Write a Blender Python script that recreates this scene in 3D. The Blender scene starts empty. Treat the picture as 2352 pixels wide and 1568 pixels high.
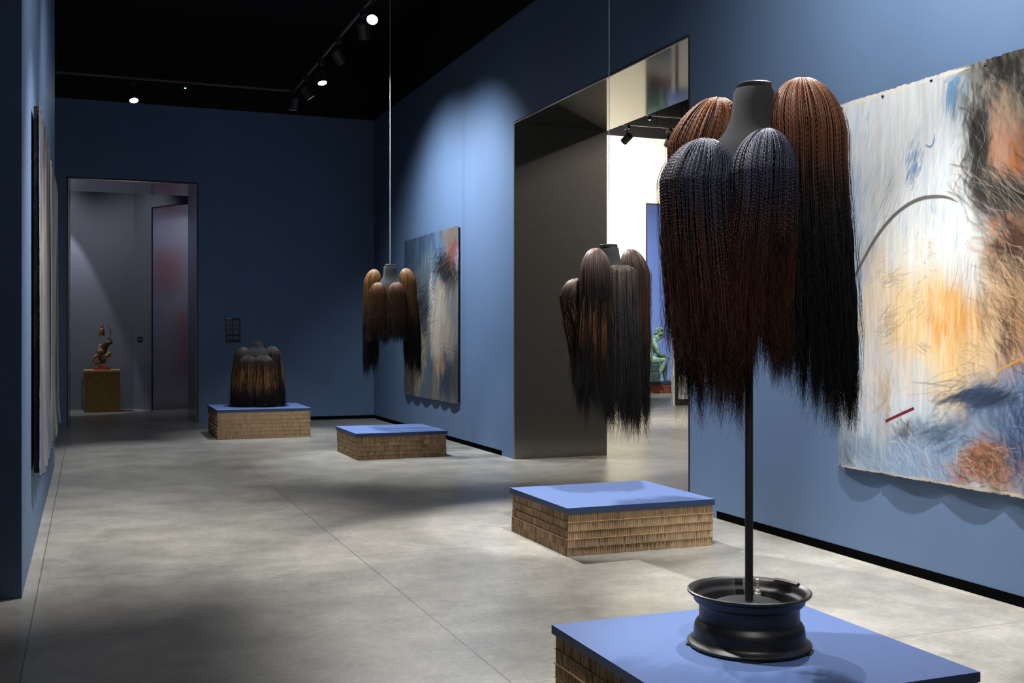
import bpy, bmesh, math, random
import numpy as np
from mathutils import Vector, Matrix

# ------------------------------------------------------------------ camera, world, exposure
SC = bpy.context.scene
COL = SC.collection
FPX, YAW, CAMH, UC, VH = 2503.0, math.radians(21.28), 1.4, 1176.0, 768.0
FW = np.array([math.sin(YAW), math.cos(YAW), 0.0])
RT = np.array([math.cos(YAW), -math.sin(YAW), 0.0])
CP = np.array([0, 0, CAMH])
cam = bpy.data.cameras.new('camera')
cam.sensor_width = 36.0
cam.lens = FPX * 36.0 / 2352.0
cam.shift_y = (VH - 784.0) / 2352.0
cam.clip_start = 0.05
cam.clip_end = 200
camo = bpy.data.objects.new('camera', cam)
COL.objects.link(camo)
camo.location = (0, 0, CAMH)
camo.rotation_euler = (math.pi / 2, 0, -YAW)
SC.camera = camo
w = bpy.data.worlds.new('world')
SC.world = w
w.use_nodes = True
w.node_tree.nodes['Background'].inputs[0].default_value = (0.55, 0.7, 1.0, 1)
w.node_tree.nodes['Background'].inputs[1].default_value = 0.004
SC.view_settings.view_transform = 'Standard'
SC.view_settings.look = 'None'
SC.view_settings.exposure = 0.0
SC.view_settings.gamma = 1.0
SC.view_settings.use_curve_mapping = False

# spotlights: (x, y, mount z, target, watts, cone deg, blend, colour, drop)
WARM = (1.0, 0.93, 0.82)
COOL = (0.90, 0.95, 1.0)
NEUT = (1.0, 0.98, 0.95)
# key: name -> dict, built further down together with the lamp bodies
SPOTS = [
    # x, y, target, W, cone, blend, colour, label (the first six are in the picture)
    (2.585, 10.36, (1.0, 6.2, 0.0), 240, 60, .9, NEUT, 'track spotlight with its glowing oval lens turned to the camera, nearest on the long track'),
    (2.61, 12.03, (4.47, 12.7, 2.0), 560, 112, 1., COOL, 'black track spotlight seen side on below the glowing oval one, only a bright rim showing'),
    (2.62, 13.06, (3.1, 11.9, 0.9), 460, 44, .5, COOL, 'track spotlight shining as a starry white point in the middle of the long track'),
    (2.62, 13.96, (4.47, 13.9, 2.0), 480, 122, 1., COOL, 'black track spotlight with a bright edge, just past the starry one on the long track'),
    (2.58, 14.72, (2.3, 15.4, 0.8), 330, 36, .8, COOL, 'dark track spotlight at the far end of the long ceiling track'),
    (0.55, 14.95, (1.1, 12.8, 0.0), 420, 66, .7, COOL, 'track spotlight shining as a white point on the cross track above the far doorway'),
    # along the same track nearer than the picture's upper edge, and on a second track
    (2.62, 9.25, (3.3, 6.2, 0.3), 1250, 58, .5, NEUT, 'track spotlight above the frame shining on the portal cape from behind'),
    (1.0, 6.2, (-0.3, 9.0, 1.2), 190, 100, 1., NEUT, 'spotlight on the second track aimed at the left wall canvases'),
    (1.0, 8.4, (-0.3, 11.2, 1.6), 190, 100, 1., NEUT, 'spotlight on the second track aimed at the far end of the left wall'),  # added fill where the left wall dims with distance
    (2.62, 10.9, (3.3, 12.6, 1.3), 150, 40, .6, NEUT, 'track spotlight above the frame aimed at the far hanging hair cape'),
    (3.0, 5.0, (3.35, 6.85, 0.7), 760, 30, .4, NEUT, 'track spotlight above the frame shining on the portal cape from the front'),
    (2.62, 4.4, (4.47, 4.9, 3.6), 440, 110, 1., NEUT, 'track spotlight above the frame aimed at the large canvas'),
    (2.62, 2.6, (4.47, 2.8, 3.6), 440, 110, 1., NEUT, 'track spotlight above the frame beside the one lighting the large canvas'),
    (1.0, 4.3, (2.35, 3.1, 1.2), 680, 36, .5, NEUT, 'spotlight on the second track lighting the nearest cape from its left'),
    (3.55, 4.5, (2.3, 3.1, 0.9), 480, 42, .6, NEUT, 'spotlight above the frame lighting the nearest cape from behind and the right'),
    (1.0, 0.4, (2.2, 3.3, 1.6), 400, 40, .8, NEUT, 'spotlight on the second track lighting the nearest cape from the front'),
    (1.0, 9.9, (2.2, 15.5, 0.8), 240, 20, .6, NEUT, 'spotlight on the second track aimed at the seated hair cape'),
    (1.0, 7.0, (-0.15, 8.0, 0.0), 950, 66, 1., NEUT, 'spotlight on the second track aimed down at the open floor'),
    (3.55, 4.7, (3.95, 4.75, 0.0), 1500, 44, .9, NEUT, 'spotlight above the frame aimed down at the floor beside the large canvas'),
]

def pix_x(u, v, x):                       # where the sight line of a measured point meets the plane x
    r = FW + RT * ((u - UC) / FPX) + np.array([0, 0, (VH - v) / FPX])
    return CP + r * (x / r[0])

# ------------------------------------------------------------------ helpers
def s2l(c):
    return tuple(((x / 255) / 12.92 if x / 255 <= .04045 else ((x / 255 + .055) / 1.055) ** 2.4) for x in c)

def tag(o, label=None, cat=None, group=None, kind=None):
    if label: o['label'] = label
    if cat: o['category'] = cat
    if group: o['group'] = group
    if kind: o['kind'] = kind
    return o

def empty(name, loc, rz=0.0, label=None, cat=None, group=None):
    o = bpy.data.objects.new(name, None)
    o.empty_display_size = .1
    o.location = loc
    o.rotation_euler = (0, 0, rz)
    COL.objects.link(o)
    return tag(o, label, cat, group)

def np_mesh(name, V, Q, mat, parent=None, smooth=False, colors=None):
    """V (n,3) array, Q (m,4) quad array"""
    V = np.ascontiguousarray(V, dtype=np.float32)
    Q = np.ascontiguousarray(Q, dtype=np.int32)
    me = bpy.data.meshes.new(name)
    n, m = len(V), len(Q)
    k = Q.shape[1]
    me.vertices.add(n); me.vertices.foreach_set('co', V.ravel())
    me.loops.add(m * k); me.loops.foreach_set('vertex_index', Q.ravel())
    me.polygons.add(m)
    me.polygons.foreach_set('loop_start', np.arange(0, m * k, k, dtype=np.int32))
    me.polygons.foreach_set('loop_total', np.full(m, k, dtype=np.int32))
    me.update(calc_edges=True)
    if smooth:
        me.polygons.foreach_set('use_smooth', np.ones(m, dtype=bool))
    if colors is not None:
        a = me.color_attributes.new('Col', 'FLOAT_COLOR', 'POINT')
        C = np.ones((n, 4), dtype=np.float32); C[:, :3] = colors
        a.data.foreach_set('color', C.ravel())
    me.validate()
    if mat: me.materials.append(mat)
    o = bpy.data.objects.new(name, me)
    COL.objects.link(o)
    if parent: o.parent = parent
    return o

class MB:
    def __init__(s): s.v = []; s.f = []; s.c = []
    def box(s, x0, x1, y0, y1, z0, z1):
        b = len(s.v)
        s.v += [(x0, y0, z0), (x1, y0, z0), (x1, y1, z0), (x0, y1, z0), (x0, y0, z1), (x1, y0, z1), (x1, y1, z1), (x0, y1, z1)]
        s.f += [tuple(b + i for i in q) for q in ((3, 2, 1, 0), (4, 5, 6, 7), (0, 1, 5, 4), (1, 2, 6, 5), (2, 3, 7, 6), (3, 0, 4, 7))]
        return s
    def prism(s, pts, z0, z1):
        b = len(s.v); n = len(pts)
        s.v += [(p[0], p[1], z0) for p in pts] + [(p[0], p[1], z1) for p in pts]
        s.f.append(tuple(b + i for i in reversed(range(n)))); s.f.append(tuple(b + n + i for i in range(n)))
        for i in range(n):
            j = (i + 1) % n
            s.f.append((b + i, b + j, b + n + j, b + n + i))
        return s
    def lathe(s, prof, seg=48, cx=0, cy=0, cap0=False, cap1=False, sx=1, sy=1):
        b = len(s.v); n = len(prof)
        for i in range(seg):
            a = 2 * math.pi * i / seg
            for r, z in prof:
                s.v.append((cx + sx * r * math.cos(a), cy + sy * r * math.sin(a), z))
        for i in range(seg):
            j = (i + 1) % seg
            for k in range(n - 1):
                s.f.append((b + i * n + k, b + j * n + k, b + j * n + k + 1, b + i * n + k + 1))
        if cap0: s.f.append(tuple(b + i * n for i in reversed(range(seg))))
        if cap1: s.f.append(tuple(b + i * n + n - 1 for i in range(seg)))
        return s
    def tube(s, pts, rad, seg=8, caps=True):
        pts = [Vector(p) for p in pts]
        if not hasattr(rad, '__len__'): rad = [rad] * len(pts)
        b = len(s.v); n = len(pts)
        up = None
        for i, p in enumerate(pts):
            t = (pts[min(i + 1, n - 1)] - pts[max(i - 1, 0)]).normalized()
            if up is None:
                up = Vector((0, 0, 1)) if abs(t.z) < .9 else Vector((1, 0, 0))
            a = t.cross(up).normalized(); c = a.cross(t).normalized(); up = c
            for k in range(seg):
                an = 2 * math.pi * k / seg
                s.v.append(tuple(p + (a * math.cos(an) + c * math.sin(an)) * rad[i]))
        for i in range(n - 1):
            for k in range(seg):
                k2 = (k + 1) % seg
                s.f.append((b + i * seg + k, b + i * seg + k2, b + (i + 1) * seg + k2, b + (i + 1) * seg + k))
        if caps:
            s.f.append(tuple(b + k for k in reversed(range(seg))))
            s.f.append(tuple(b + (n - 1) * seg + k for k in range(seg)))
        return s
    def build(s, name, mat, parent=None, smooth=False, bevel=0, sharp=None):
        me = bpy.data.meshes.new(name)
        me.from_pydata(s.v, [], s.f)
        bm = bmesh.new(); bm.from_mesh(me)
        bmesh.ops.recalc_face_normals(bm, faces=bm.faces)
        bm.to_mesh(me); bm.free()
        if smooth:
            me.polygons.foreach_set('use_smooth', np.ones(len(me.polygons), dtype=bool))
        me.update()
        if mat: me.materials.append(mat)
        o = bpy.data.objects.new(name, me)
        COL.objects.link(o)
        if parent: o.parent = parent
        if smooth and sharp:
            try: me.set_sharp_from_angle(angle=math.radians(sharp))
            except Exception: pass
        if bevel:
            m = o.modifiers.new('bevel', 'BEVEL'); m.width = bevel; m.segments = 2; m.limit_method = 'ANGLE'
        return o

def bez(pts, n=24):
    """smooth curve through points (Catmull-Rom)"""
    P = np.array(pts, float); P = np.vstack([2 * P[0] - P[1], P, 2 * P[-1] - P[-2]])
    out = []
    k = len(P) - 3
    for i in range(k):
        for t in np.linspace(0, 1, max(2, n // k), endpoint=False):
            a, b, c, d = P[i:i + 4]
            out.append(.5 * (2 * b + (c - a) * t + (2 * a - 5 * b + 4 * c - d) * t * t + (-a + 3 * b - 3 * c + d) * t ** 3))
    out.append(P[-2])
    return np.array(out)

# ------------------------------------------------------------------ materials
def mat(name, color=(.5, .5, .5), rough=.5, metal=0.0, spec=.5, attr=False, noise=None, bump=None, emit=None, estr=0, sheen=0, coat=0):
    m = bpy.data.materials.new(name); m.use_nodes = True
    nt = m.node_tree; b = nt.nodes['Principled BSDF']
    b.inputs['Base Color'].default_value = (*color, 1)
    b.inputs['Roughness'].default_value = rough
    b.inputs['Metallic'].default_value = metal
    b.inputs['Specular IOR Level'].default_value = spec
    if sheen: b.inputs['Sheen Weight'].default_value = sheen
    if coat:
        b.inputs['Coat Weight'].default_value = coat; b.inputs['Coat Roughness'].default_value = .15
    src = None
    tc = nt.nodes.new('ShaderNodeTexCoord')
    if attr:
        a = nt.nodes.new('ShaderNodeVertexColor'); a.layer_name = 'Col'; src = a.outputs['Color']
        nt.links.new(src, b.inputs['Base Color'])
    if noise:
        sc, amt, stretch = noise
        mp = nt.nodes.new('ShaderNodeMapping'); mp.inputs['Scale'].default_value = stretch
        nt.links.new(tc.outputs['Object'], mp.inputs['Vector'])
        nz = nt.nodes.new('ShaderNodeTexNoise'); nz.inputs['Scale'].default_value = sc; nz.inputs['Detail'].default_value = 5
        nt.links.new(mp.outputs['Vector'], nz.inputs['Vector'])
        rp = nt.nodes.new('ShaderNodeMapRange')
        rp.inputs['From Min'].default_value = .3; rp.inputs['From Max'].default_value = .7
        rp.inputs['To Min'].default_value = 1 - amt; rp.inputs['To Max'].default_value = 1 + amt
        nt.links.new(nz.outputs['Fac'], rp.inputs['Value'])
        mx = nt.nodes.new('ShaderNodeMix'); mx.data_type = 'RGBA'; mx.blend_type = 'MULTIPLY'; mx.inputs['Factor'].default_value = 1
        mx.inputs[6].default_value = (*color, 1)
        if src is not None: nt.links.new(src, mx.inputs[6])
        nt.links.new(rp.outputs['Result'], mx.inputs[7])
        nt.links.new(mx.outputs[2], b.inputs['Base Color'])
    if bump:
        sc, st, dist = bump
        nz = nt.nodes.new('ShaderNodeTexNoise'); nz.inputs['Scale'].default_value = sc; nz.inputs['Detail'].default_value = 4
        nt.links.new(tc.outputs['Object'], nz.inputs['Vector'])
        bp = nt.nodes.new('ShaderNodeBump'); bp.inputs['Strength'].default_value = st; bp.inputs['Distance'].default_value = dist
        nt.links.new(nz.outputs['Fac'], bp.inputs['Height']); nt.links.new(bp.outputs['Normal'], b.inputs['Normal'])
    if emit:
        b.inputs['Emission Color'].default_value = (*emit, 1); b.inputs['Emission Strength'].default_value = estr
    return m

BLUE = (.101, .163, .282)
M_WALL = mat('blue_wall_paint', BLUE, .55, spec=.35, noise=(1.4, .05, (1, 1, .3)), bump=(220, .08, .002))
M_TOP = mat('blue_plinth_paint', (.11, .175, .385), .62, spec=.2, noise=(30, .03, (1, 1, 1)))
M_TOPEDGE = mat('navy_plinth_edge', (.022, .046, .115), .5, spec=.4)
M_CREAM = mat('cream_wall_paint', (.78, .74, .62), .6, spec=.3, noise=(1.5, .03, (1, 1, .4)))
M_LAV = mat('lavender_grey_paint', (.20, .205, .26), .6, spec=.3, noise=(2, .04, (1, 1, .4)))
M_BLUE2 = mat('violet_blue_paint', (.13, .19, .43), .6, spec=.3)
M_BLACK = mat('black_ceiling_paint', (.010, .010, .011), .8, spec=.2)
M_BLK = mat('black_metal', (.016, .016, .017), .45, spec=.5)
M_SKIRT = mat('gap_shade_black', (.003, .003, .003), .95, spec=.0)  # shade of the wall-foot recess put into a near-black colour
M_BENT = mat('dark_brushed_steel', (.21, .20, .18), .13, metal=.62, noise=(6, .06, (1, 1, 12)))
M_BENT2 = mat('smoked_brushed_steel', (.33, .30, .325), .2, metal=.85, noise=(6, .05, (1, 1, 12)))
M_HEAD = mat('polished_dark_steel', (.30, .295, .27), .07, metal=.92)
M_EDGE = mat('lit_steel_edge', (.6, .6, .58), .3, metal=.9)  # paler than the liner, spotlight caught on its edge put into the colour
M_CARD = mat('honeycomb_cardboard', (.2, .15, .1), .85, attr=True, spec=.15, noise=(60, .16, (1, 1, .2)))
M_LINER = mat('cardboard_liner', s2l((168, 136, 98)), .85, spec=.15, noise=(40, .2, (1, 1, 1)))
M_PLY = mat('pale_wood_board', s2l((196, 160, 118)), .6, noise=(8, .1, (1, 6, 1)))
M_BUST = mat('charcoal_jersey', s2l((45, 45, 48)), .9, spec=.2, sheen=.08, bump=(900, .15, .001))
M_NECKCAP = mat('black_gloss_cap', (.03, .03, .032), .30, spec=.6)
M_RIM = mat('black_painted_steel', (.011, .0105, .0105), .42, spec=.5, noise=(25, .3, (1, 1, 1)), bump=(60, .05, .001))
M_CHROME = mat('worn_chrome', (.75, .70, .62), .35, metal=.45)
M_LEAD = mat('grey_lead', (.09, .085, .08), .5, metal=.4)
M_WIRE = mat('steel_wire', (.75, .75, .74), .35, metal=.3)
M_HAIR = mat('dyed_hair', (.1, .05, .03), .48, attr=True, spec=.28)
M_CANVAS = mat('painted_canvas', (.5, .5, .5), .75, attr=True, spec=.2, bump=(700, .12, .001))
M_CANVBACK = mat('black_backing', (.008, .008, .010), .7, spec=.2)
M_BRONZE = mat('pale_green_bronze', s2l((128, 160, 142)), .5, metal=.25, noise=(14, .35, (1, 1, 1)), bump=(30, .3, .02))
M_STONE = mat('dark_green_bronze', s2l((58, 76, 78)), .6, metal=.2, noise=(8, .3, (1, 1, 1)))
M_BRICK = mat('reddish_cardboard', (.2, .1, .06), .85, attr=True, spec=.15, noise=(60, .25, (1, 1, .25)))
M_RED = mat('red_lacquer', s2l((168, 34, 30)), .4)
M_WOOD = mat('driftwood', s2l((150, 118, 76)), .75, noise=(18, .5, (1, 1, .3)), bump=(40, .4, .01))
M_WOODD = mat('dark_driftwood', s2l((88, 66, 40)), .75, noise=(18, .5, (1, 1, .3)), bump=(40, .4, .01))
M_RUST = mat('rusty_tin', s2l((140, 86, 52)), .6, metal=.3, noise=(20, .4, (1, 1, 1)))
M_NAVY = mat('navy_sign_board', s2l((22, 30, 58)), .5)
M_TEXT = mat('pale_sign_lettering', s2l((118, 120, 140)), .6)
M_TEXTB = mat('white_sign_lettering', s2l((225, 225, 228)), .6)
M_WHITE = mat('white_board', (.75, .74, .70), .5)
M_DKFRAME = mat('dark_frame', (.03, .03, .03), .4)
M_REDBLUR = mat('red_blur_source', s2l((118, 56, 48)), .8)  # for the unseen panels added to redden the jamb reflection
M_LENS = mat('lit_lens', (.9, .9, .85), .3, emit=(1, .97, .88), estr=14)
M_LENSHOT = mat('hot_lens', (.9, .9, .85), .3, emit=(.95, .97, 1), estr=60)
M_LENSDIM = mat('dim_lens', (.3, .3, .3), .2, emit=(1, .97, .9), estr=.02)
M_LED = mat('green_led', (.0, .6, .1), .4, emit=(.05, 1, .15), estr=12)

def floor_material():
    m = bpy.data.materials.new('polished_concrete'); m.use_nodes = True
    nt = m.node_tree; b = nt.nodes['Principled BSDF']; N = nt.nodes.new; L = nt.links.new
    tc = N('ShaderNodeTexCoord'); pos = tc.outputs['Object']
    def noise(sc, det, stretch, rough=.55, dist=0):
        mp = N('ShaderNodeMapping'); mp.inputs['Scale'].default_value = stretch; mp.inputs['Location'].default_value = (3.17, 7.73, .371); L(pos, mp.inputs['Vector'])
        n = N('ShaderNodeTexNoise'); n.inputs['Scale'].default_value = sc; n.inputs['Detail'].default_value = det
        n.inputs['Roughness'].default_value = rough; n.inputs['Distortion'].default_value = dist
        L(mp.outputs['Vector'], n.inputs['Vector']); return n.outputs['Fac']
    def mr(v, a, bb, c, d):
        r = N('ShaderNodeMapRange'); r.inputs[1].default_value = a; r.inputs[2].default_value = bb; r.inputs[3].default_value = c; r.inputs[4].default_value = d
        L(v, r.inputs[0]); return r.outputs[0]
    def mul(a, c):
        x = N('ShaderNodeMath'); x.operation = 'MULTIPLY'; L(a, x.inputs[0])
        if isinstance(c, float): x.inputs[1].default_value = c
        else: L(c, x.inputs[1])
        return x.outputs[0]
    f = mul(mr(noise(.55, 6, (1, 1, 1), .6, .3), .3, .7, .62, 1.22), mr(noise(2.6, 7, (1, 1.0, 1), .68), .3, .7, .72, 1.20))
    f = mul(f, mr(noise(32, 6, (1, 1, 1), .7), .3, .7, .80, 1.14))
    f = mul(f, mr(noise(9, 5, (1, 1, 1), .7), .3, .7, .90, 1.09))
    sep = N('ShaderNodeSeparateXYZ'); L(pos, sep.inputs[0])
    # saw cuts
    def cut(axis, at, half):
        s = N('ShaderNodeMath'); s.operation = 'SUBTRACT'; L(sep.outputs[axis], s.inputs[0]); s.inputs[1].default_value = at
        a = N('ShaderNodeMath'); a.operation = 'ABSOLUTE'; L(s.outputs[0], a.inputs[0])
        return mr(a.outputs[0], half * .6, half * 1.4, .0, 1.0)
    cuts = [cut('X', -.255, .0035), cut('X', 1.588, .003), cut('Y', 4.05, .0025), cut('Y', 6.78, .0025), cut('Y', 9.5, .0025), cut('Y', 14.9, .0025)]
    k = cuts[0]
    for c in cuts[1:]: k = mul(k, c)
    f = mul(f, mr(k, 0, 1, .42, 1.0))
    f = mul(f, mr(cut('X', 4.43, .006), 0, 1, 1.35, 1.0))  # paler line by the portal, light in the joint put into the colour
    mx = N('ShaderNodeMix'); mx.data_type = 'RGBA'; mx.blend_type = 'MULTIPLY'; mx.inputs['Factor'].default_value = 1
    mx.inputs[6].default_value = (.37, .355, .315, 1); L(f, mx.inputs[7]); L(mx.outputs[2], b.inputs['Base Color'])
    b.inputs['Roughness'].default_value = .31
    b.inputs['Specular IOR Level'].default_value = .5
    return m
M_FLOOR = floor_material()

# ------------------------------------------------------------------ the setting
XR, XR2 = 4.47, 5.62            # wall with the wide portal
YB, YB2 = 17.84, 19.34          # back wall with the doorway
CEIL = 4.98                     # top of the painted walls
ROOF = 6.2                      # underside of the black roof above them
PH = 3.775
PY0, PY1 = 7.59, 11.40          # wide portal
DX0, DX1 = -0.275, 1.61         # doorway
YC, YC2 = 17.62, 18.75          # cream wall of the next room
BX0, BX1 = 9.50, 13.3           # opening in it
XL0, XL = -1.6, -0.326          # freestanding wall on the left
YL0, YL1 = 6.335, 12.55

def struct(name, mb, m, **k):
    return tag(mb.build(name, m, **k), kind='structure')

struct('floor', MB().box(-7, 18, -5, 29, -.2, 0), M_FLOOR)
struct('ceiling', MB().box(-7.2, 18, -5.2, 29, ROOF, ROOF + .2), M_BLACK)
# black upper walls between the painted walls and the roof
struct('trim_2', MB().box(XR, XR2, -5, YB2, CEIL, ROOF), M_BLACK)
struct('trim_3', MB().box(-7, XR, YB, YB2, CEIL, ROOF), M_BLACK)
struct('trim_4', MB().box(XL0, XL, YL0, YL1, CEIL, ROOF), M_BLACK)
struct('trim_5', MB().box(XR2, 16, YC, YC2, CEIL, ROOF), M_BLACK)
struct('trim_6', MB().box(-7.2, -7, -5, 29, CEIL, ROOF).box(-7, XR, -5.2, -5, CEIL, ROOF), M_BLACK)
struct('wall_right', MB().box(XR, XR2, -5, PY0, 0, CEIL).box(XR, XR2, PY1, YB2, 0, CEIL).box(XR, XR2, PY0, PY1, PH, CEIL), M_WALL)
struct('wall_back', MB().box(-7, DX0, YB, YB2, 0, CEIL).box(DX1, XR, YB, YB2, 0, CEIL).box(DX0, DX1, YB, YB2, PH, CEIL), M_WALL)
struct('wall_left', MB().box(XL0, XL, YL0, YL1, 0, CEIL), M_WALL)
struct('wall_side', MB().box(-7.2, -7, -5, 29, 0, CEIL), M_WALL)
struct('wall_front', MB().box(-7, XR, -5.2, -5, 0, CEIL), M_WALL)
# next room on the right
struct('wall_next_room', MB().box(XR2, BX0, YC, YC2, 0, CEIL).box(BX1, 16, YC, YC2, 0, CEIL).box(BX0, BX1, YC, YC2, PH, CEIL), M_CREAM)
struct('wall_next_room_side', MB().box(15.8, 16, 3, YC, 0, CEIL), M_CREAM)
struct('wall_next_room_near', MB().box(XR2, 16, 2.8, 3, 0, CEIL), M_WALL)
struct('wall_blue_room_back', MB().box(7, 18, 26.6, 26.8, 0, CEIL), M_BLUE2)
struct('wall_blue_room_side', MB().box(7, 7.2, YC2, 26.6, 0, CEIL), M_BLUE2)
# room behind the doorway: two walls, the right one at an angle and cut by another opening
pA, pC = (-1.6, 22.0), (.815, 21.69)
pE = (1.116, 21.18)
wd = np.array([.514, -.858])
jd = np.array([.858, .514])
struct('wall_far_room', MB().prism([pA, pC, (pC[0] + .1, pC[1] + .3), (pA[0], pA[1] + .3)], 0, CEIL), M_LAV)
pD = (pE[0] + wd[0] * 2.14, pE[1] + wd[1] * 2.14)
pEb = (pE[0] + jd[0] * 1.3, pE[1] + jd[1] * 1.3)
pDb = (pD[0] + jd[0] * 1.3, pD[1] + jd[1] * 1.3)
pCb = (pC[0] + jd[0] * 1.3, pC[1] + jd[1] * 1.3)
mb = MB().prism([pC, pE, pEb, pCb], 0, CEIL)
mb.prism([(pE[0], pE[1]), pD, pDb, pEb], PH - .03, CEIL)
struct('wall_far_room_side', mb, M_LAV)
struct('wall_far_room_left', MB().box(-1.8, -1.6, YB2, 26, 0, ROOF), M_LAV)
struct('wall_far_room_end', MB().box(5.0, 5.2, YB2, 26, 0, ROOF).box(-1.8, 5.2, 26, 26.2, 0, ROOF), M_LAV)
def offs(p, d, s): return (p[0] + d[0] * s, p[1] + d[1] * s)
mb = MB().prism([offs(pE, wd, .002), offs(offs(pE, wd, .002), jd, 1.3), offs(offs(pE, wd, .016), jd, 1.3), offs(pE, wd, .016)], 0, PH - .03)
mb.prism([offs(pE, wd, .016), offs(pD, wd, -.1), offs(pDb, wd, -.1), offs(pEb, wd, .016)], PH - .045, PH - .03)
dj = struct('door_3', mb, M_BENT2)
tag(MB().prism([offs(offs(pE, wd, -.012), jd, -.012), offs(offs(pE, wd, .02), jd, -.012), offs(offs(pE, wd, .02), jd, .0), offs(offs(pE, wd, -.012), jd, 0)], 0, PH - .03).build('jamb_edge', M_BLK, dj), None)
MB().prism([offs(offs(pE, wd, -.012), jd, -.012), offs(pD, jd, -.012), pD, offs(pE, wd, -.012)], PH - .045, PH - .025).build('head_edge', M_BLK, dj)
# steel lined portal
T = .012
d1 = struct('door_1', MB().box(XR + .002, XR2 - .002, PY1 - T, PY1 + .0, 0, PH).box(XR + .002, XR2 - .002, PY0, PY0 + T, 0, PH), M_BENT)
MB().box(XR + .002, XR2 - .002, PY0, PY1, PH - T, PH).build('head_panel', M_HEAD, d1)
def frame_edges(par, nm, mb, m): return mb.build(nm, m, par)
frame_edges(d1, 'dark_reveal', MB().box(XR - .004, XR + .003, PY1, PY1 + .014, 0, PH + .016).box(XR - .004, XR + .003, PY0 - .014, PY0, 0, PH + .016).box(XR - .004, XR + .003, PY0, PY1, PH, PH + .016), M_BLK)
frame_edges(d1, 'steel_edge', MB().box(XR - .008, XR + .001, PY0, PY1, PH - T, PH).box(XR - .006, XR + .001, PY1 - .008, PY1, 0, PH - T), M_EDGE)
d2 = struct('door_2', MB().box(DX0, DX0 + T, YB + .002, YB2, 0, PH).box(DX1 - T, DX1, YB + .002, YB2, 0, PH).box(DX0, DX1, YB + .002, YB2, PH - T, PH), M_BENT2)
frame_edges(d2, 'dark_reveal', MB().box(DX0 - .022, DX0, YB - .004, YB + .003, 0, PH + .022).box(DX1, DX1 + .022, YB - .004, YB + .003, 0, PH + .022).box(DX0, DX1, YB - .004, YB + .003, PH, PH + .022), M_BLK)
d4 = struct('door_4', MB().box(BX0, BX0 + T, YC + .002, YC2, 0, PH).box(BX1 - T, BX1, YC + .002, YC2, 0, PH).box(BX0, BX1, YC + .002, YC2, PH - T, PH), M_BENT2)
frame_edges(d4, 'dark_reveal', MB().box(BX0 - .02, BX0, YC - .004, YC + .003, 0, PH + .02).box(BX1, BX1 + .02, YC - .004, YC + .003, 0, PH + .02).box(BX0, BX1, YC - .004, YC + .003, PH, PH + .02), M_BLK)
# skirtings set proud; their near-black colour stands in for the shaded gap
struct('baseboard_right', MB().box(XR - .004, XR, PY1 + .40, YB, 0, .056).box(XR - .004, XR, -5, PY0 - .42, 0, .056), M_SKIRT)
struct('baseboard_back', MB().box(DX1 + .9, XR - .004, YB - .004, YB, 0, .056), M_SKIRT)
# sloping black roof strut and a second one
bmz = MB()
def beam(a, b, wdt, h):
    a = Vector(a); b = Vector(b); d = (b - a).normalized(); s = d.cross(Vector((0, 0, 1))).normalized() * wdt / 2
    base = len(bmz.v)
    for p in (a, b):
        for q in (p - s, p + s, p + s + Vector((0, 0, h)), p - s + Vector((0, 0, h))): bmz.v.append(tuple(q))
    bmz.f.extend([tuple(base + i for i in q) for q in ((3, 2, 1, 0), (4, 5, 6, 7), (0, 1, 5, 4), (1, 2, 6, 5), (2, 3, 7, 6), (3, 0, 4, 7))])
beam((1.35, 9.0, 5.5), (3.0, 12.6, 5.5), .26, .70)
M_BEAM = mat('dull_black_steel', (.030, .030, .030), .7)
M_RAIL = mat('highlit_track_rail', (.11, .11, .11), .4, metal=.3)  # lightened to stand in for thin highlights along the black rail
M_RAILP = mat('pale_track_rail', (.7, .7, .68), .4)
struct('trim_1', bmz, M_BEAM)

# ------------------------------------------------------------------ tracks and spotlights
TRZ = 4.72
def track(label, pts, rail=None):
    rail = rail or M_RAIL
    (x0, y0), (x1, y1) = pts
    c = ((x0 + x1) / 2, (y0 + y1) / 2, TRZ)
    t = empty('lighting_track', c, label=label, cat='light track')
    if abs(x1 - x0) > abs(y1 - y0):
        hx = abs(x1 - x0) / 2; MB().box(-hx, hx, -.012, .012, -.012, .012).build('rail', rail, t)
        for k in np.linspace(-hx * .9, hx * .9, 5): MB().tube([(k, 0, .018), (k, 0, ROOF - TRZ)], .006).build('hanger', M_BLK, t)
    else:
        hy = abs(y1 - y0) / 2; MB().box(-.012, .012, -hy, hy, -.012, .012).build('rail', rail, t)
        for k in np.linspace(-hy * .9, hy * .9, 6): MB().tube([(0, k, .018), (0, k, ROOF - TRZ)], .006).build('hanger', M_BLK, t)
    return t
track('long black light track on the ceiling running away towards the far corner', ((2.62, -2.0), (2.62, 14.9)))
track('black light track running across the ceiling in front of the far blue wall', ((-5.5, 14.95), (2.58, 14.95)))
track('black light track above the frame running parallel to the left wall', ((1.0, -1.5), (1.0, 10.05)))
track('short black light track above the frame between the two long ones', ((3.0, 3.6), (3.0, 6.4)))
track('short black light track above the frame near the large canvas', ((3.55, 1.5), (3.55, 8.0)))
track('thin light track across the ceiling of the bright room beyond the portal', ((6.2, 15.4), (14.5, 15.4)), M_RAILP)
track('short farther light track with a green pin light beyond the portal', ((6.2, 14.62), (14.5, 14.62)), M_RAILP)

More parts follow.
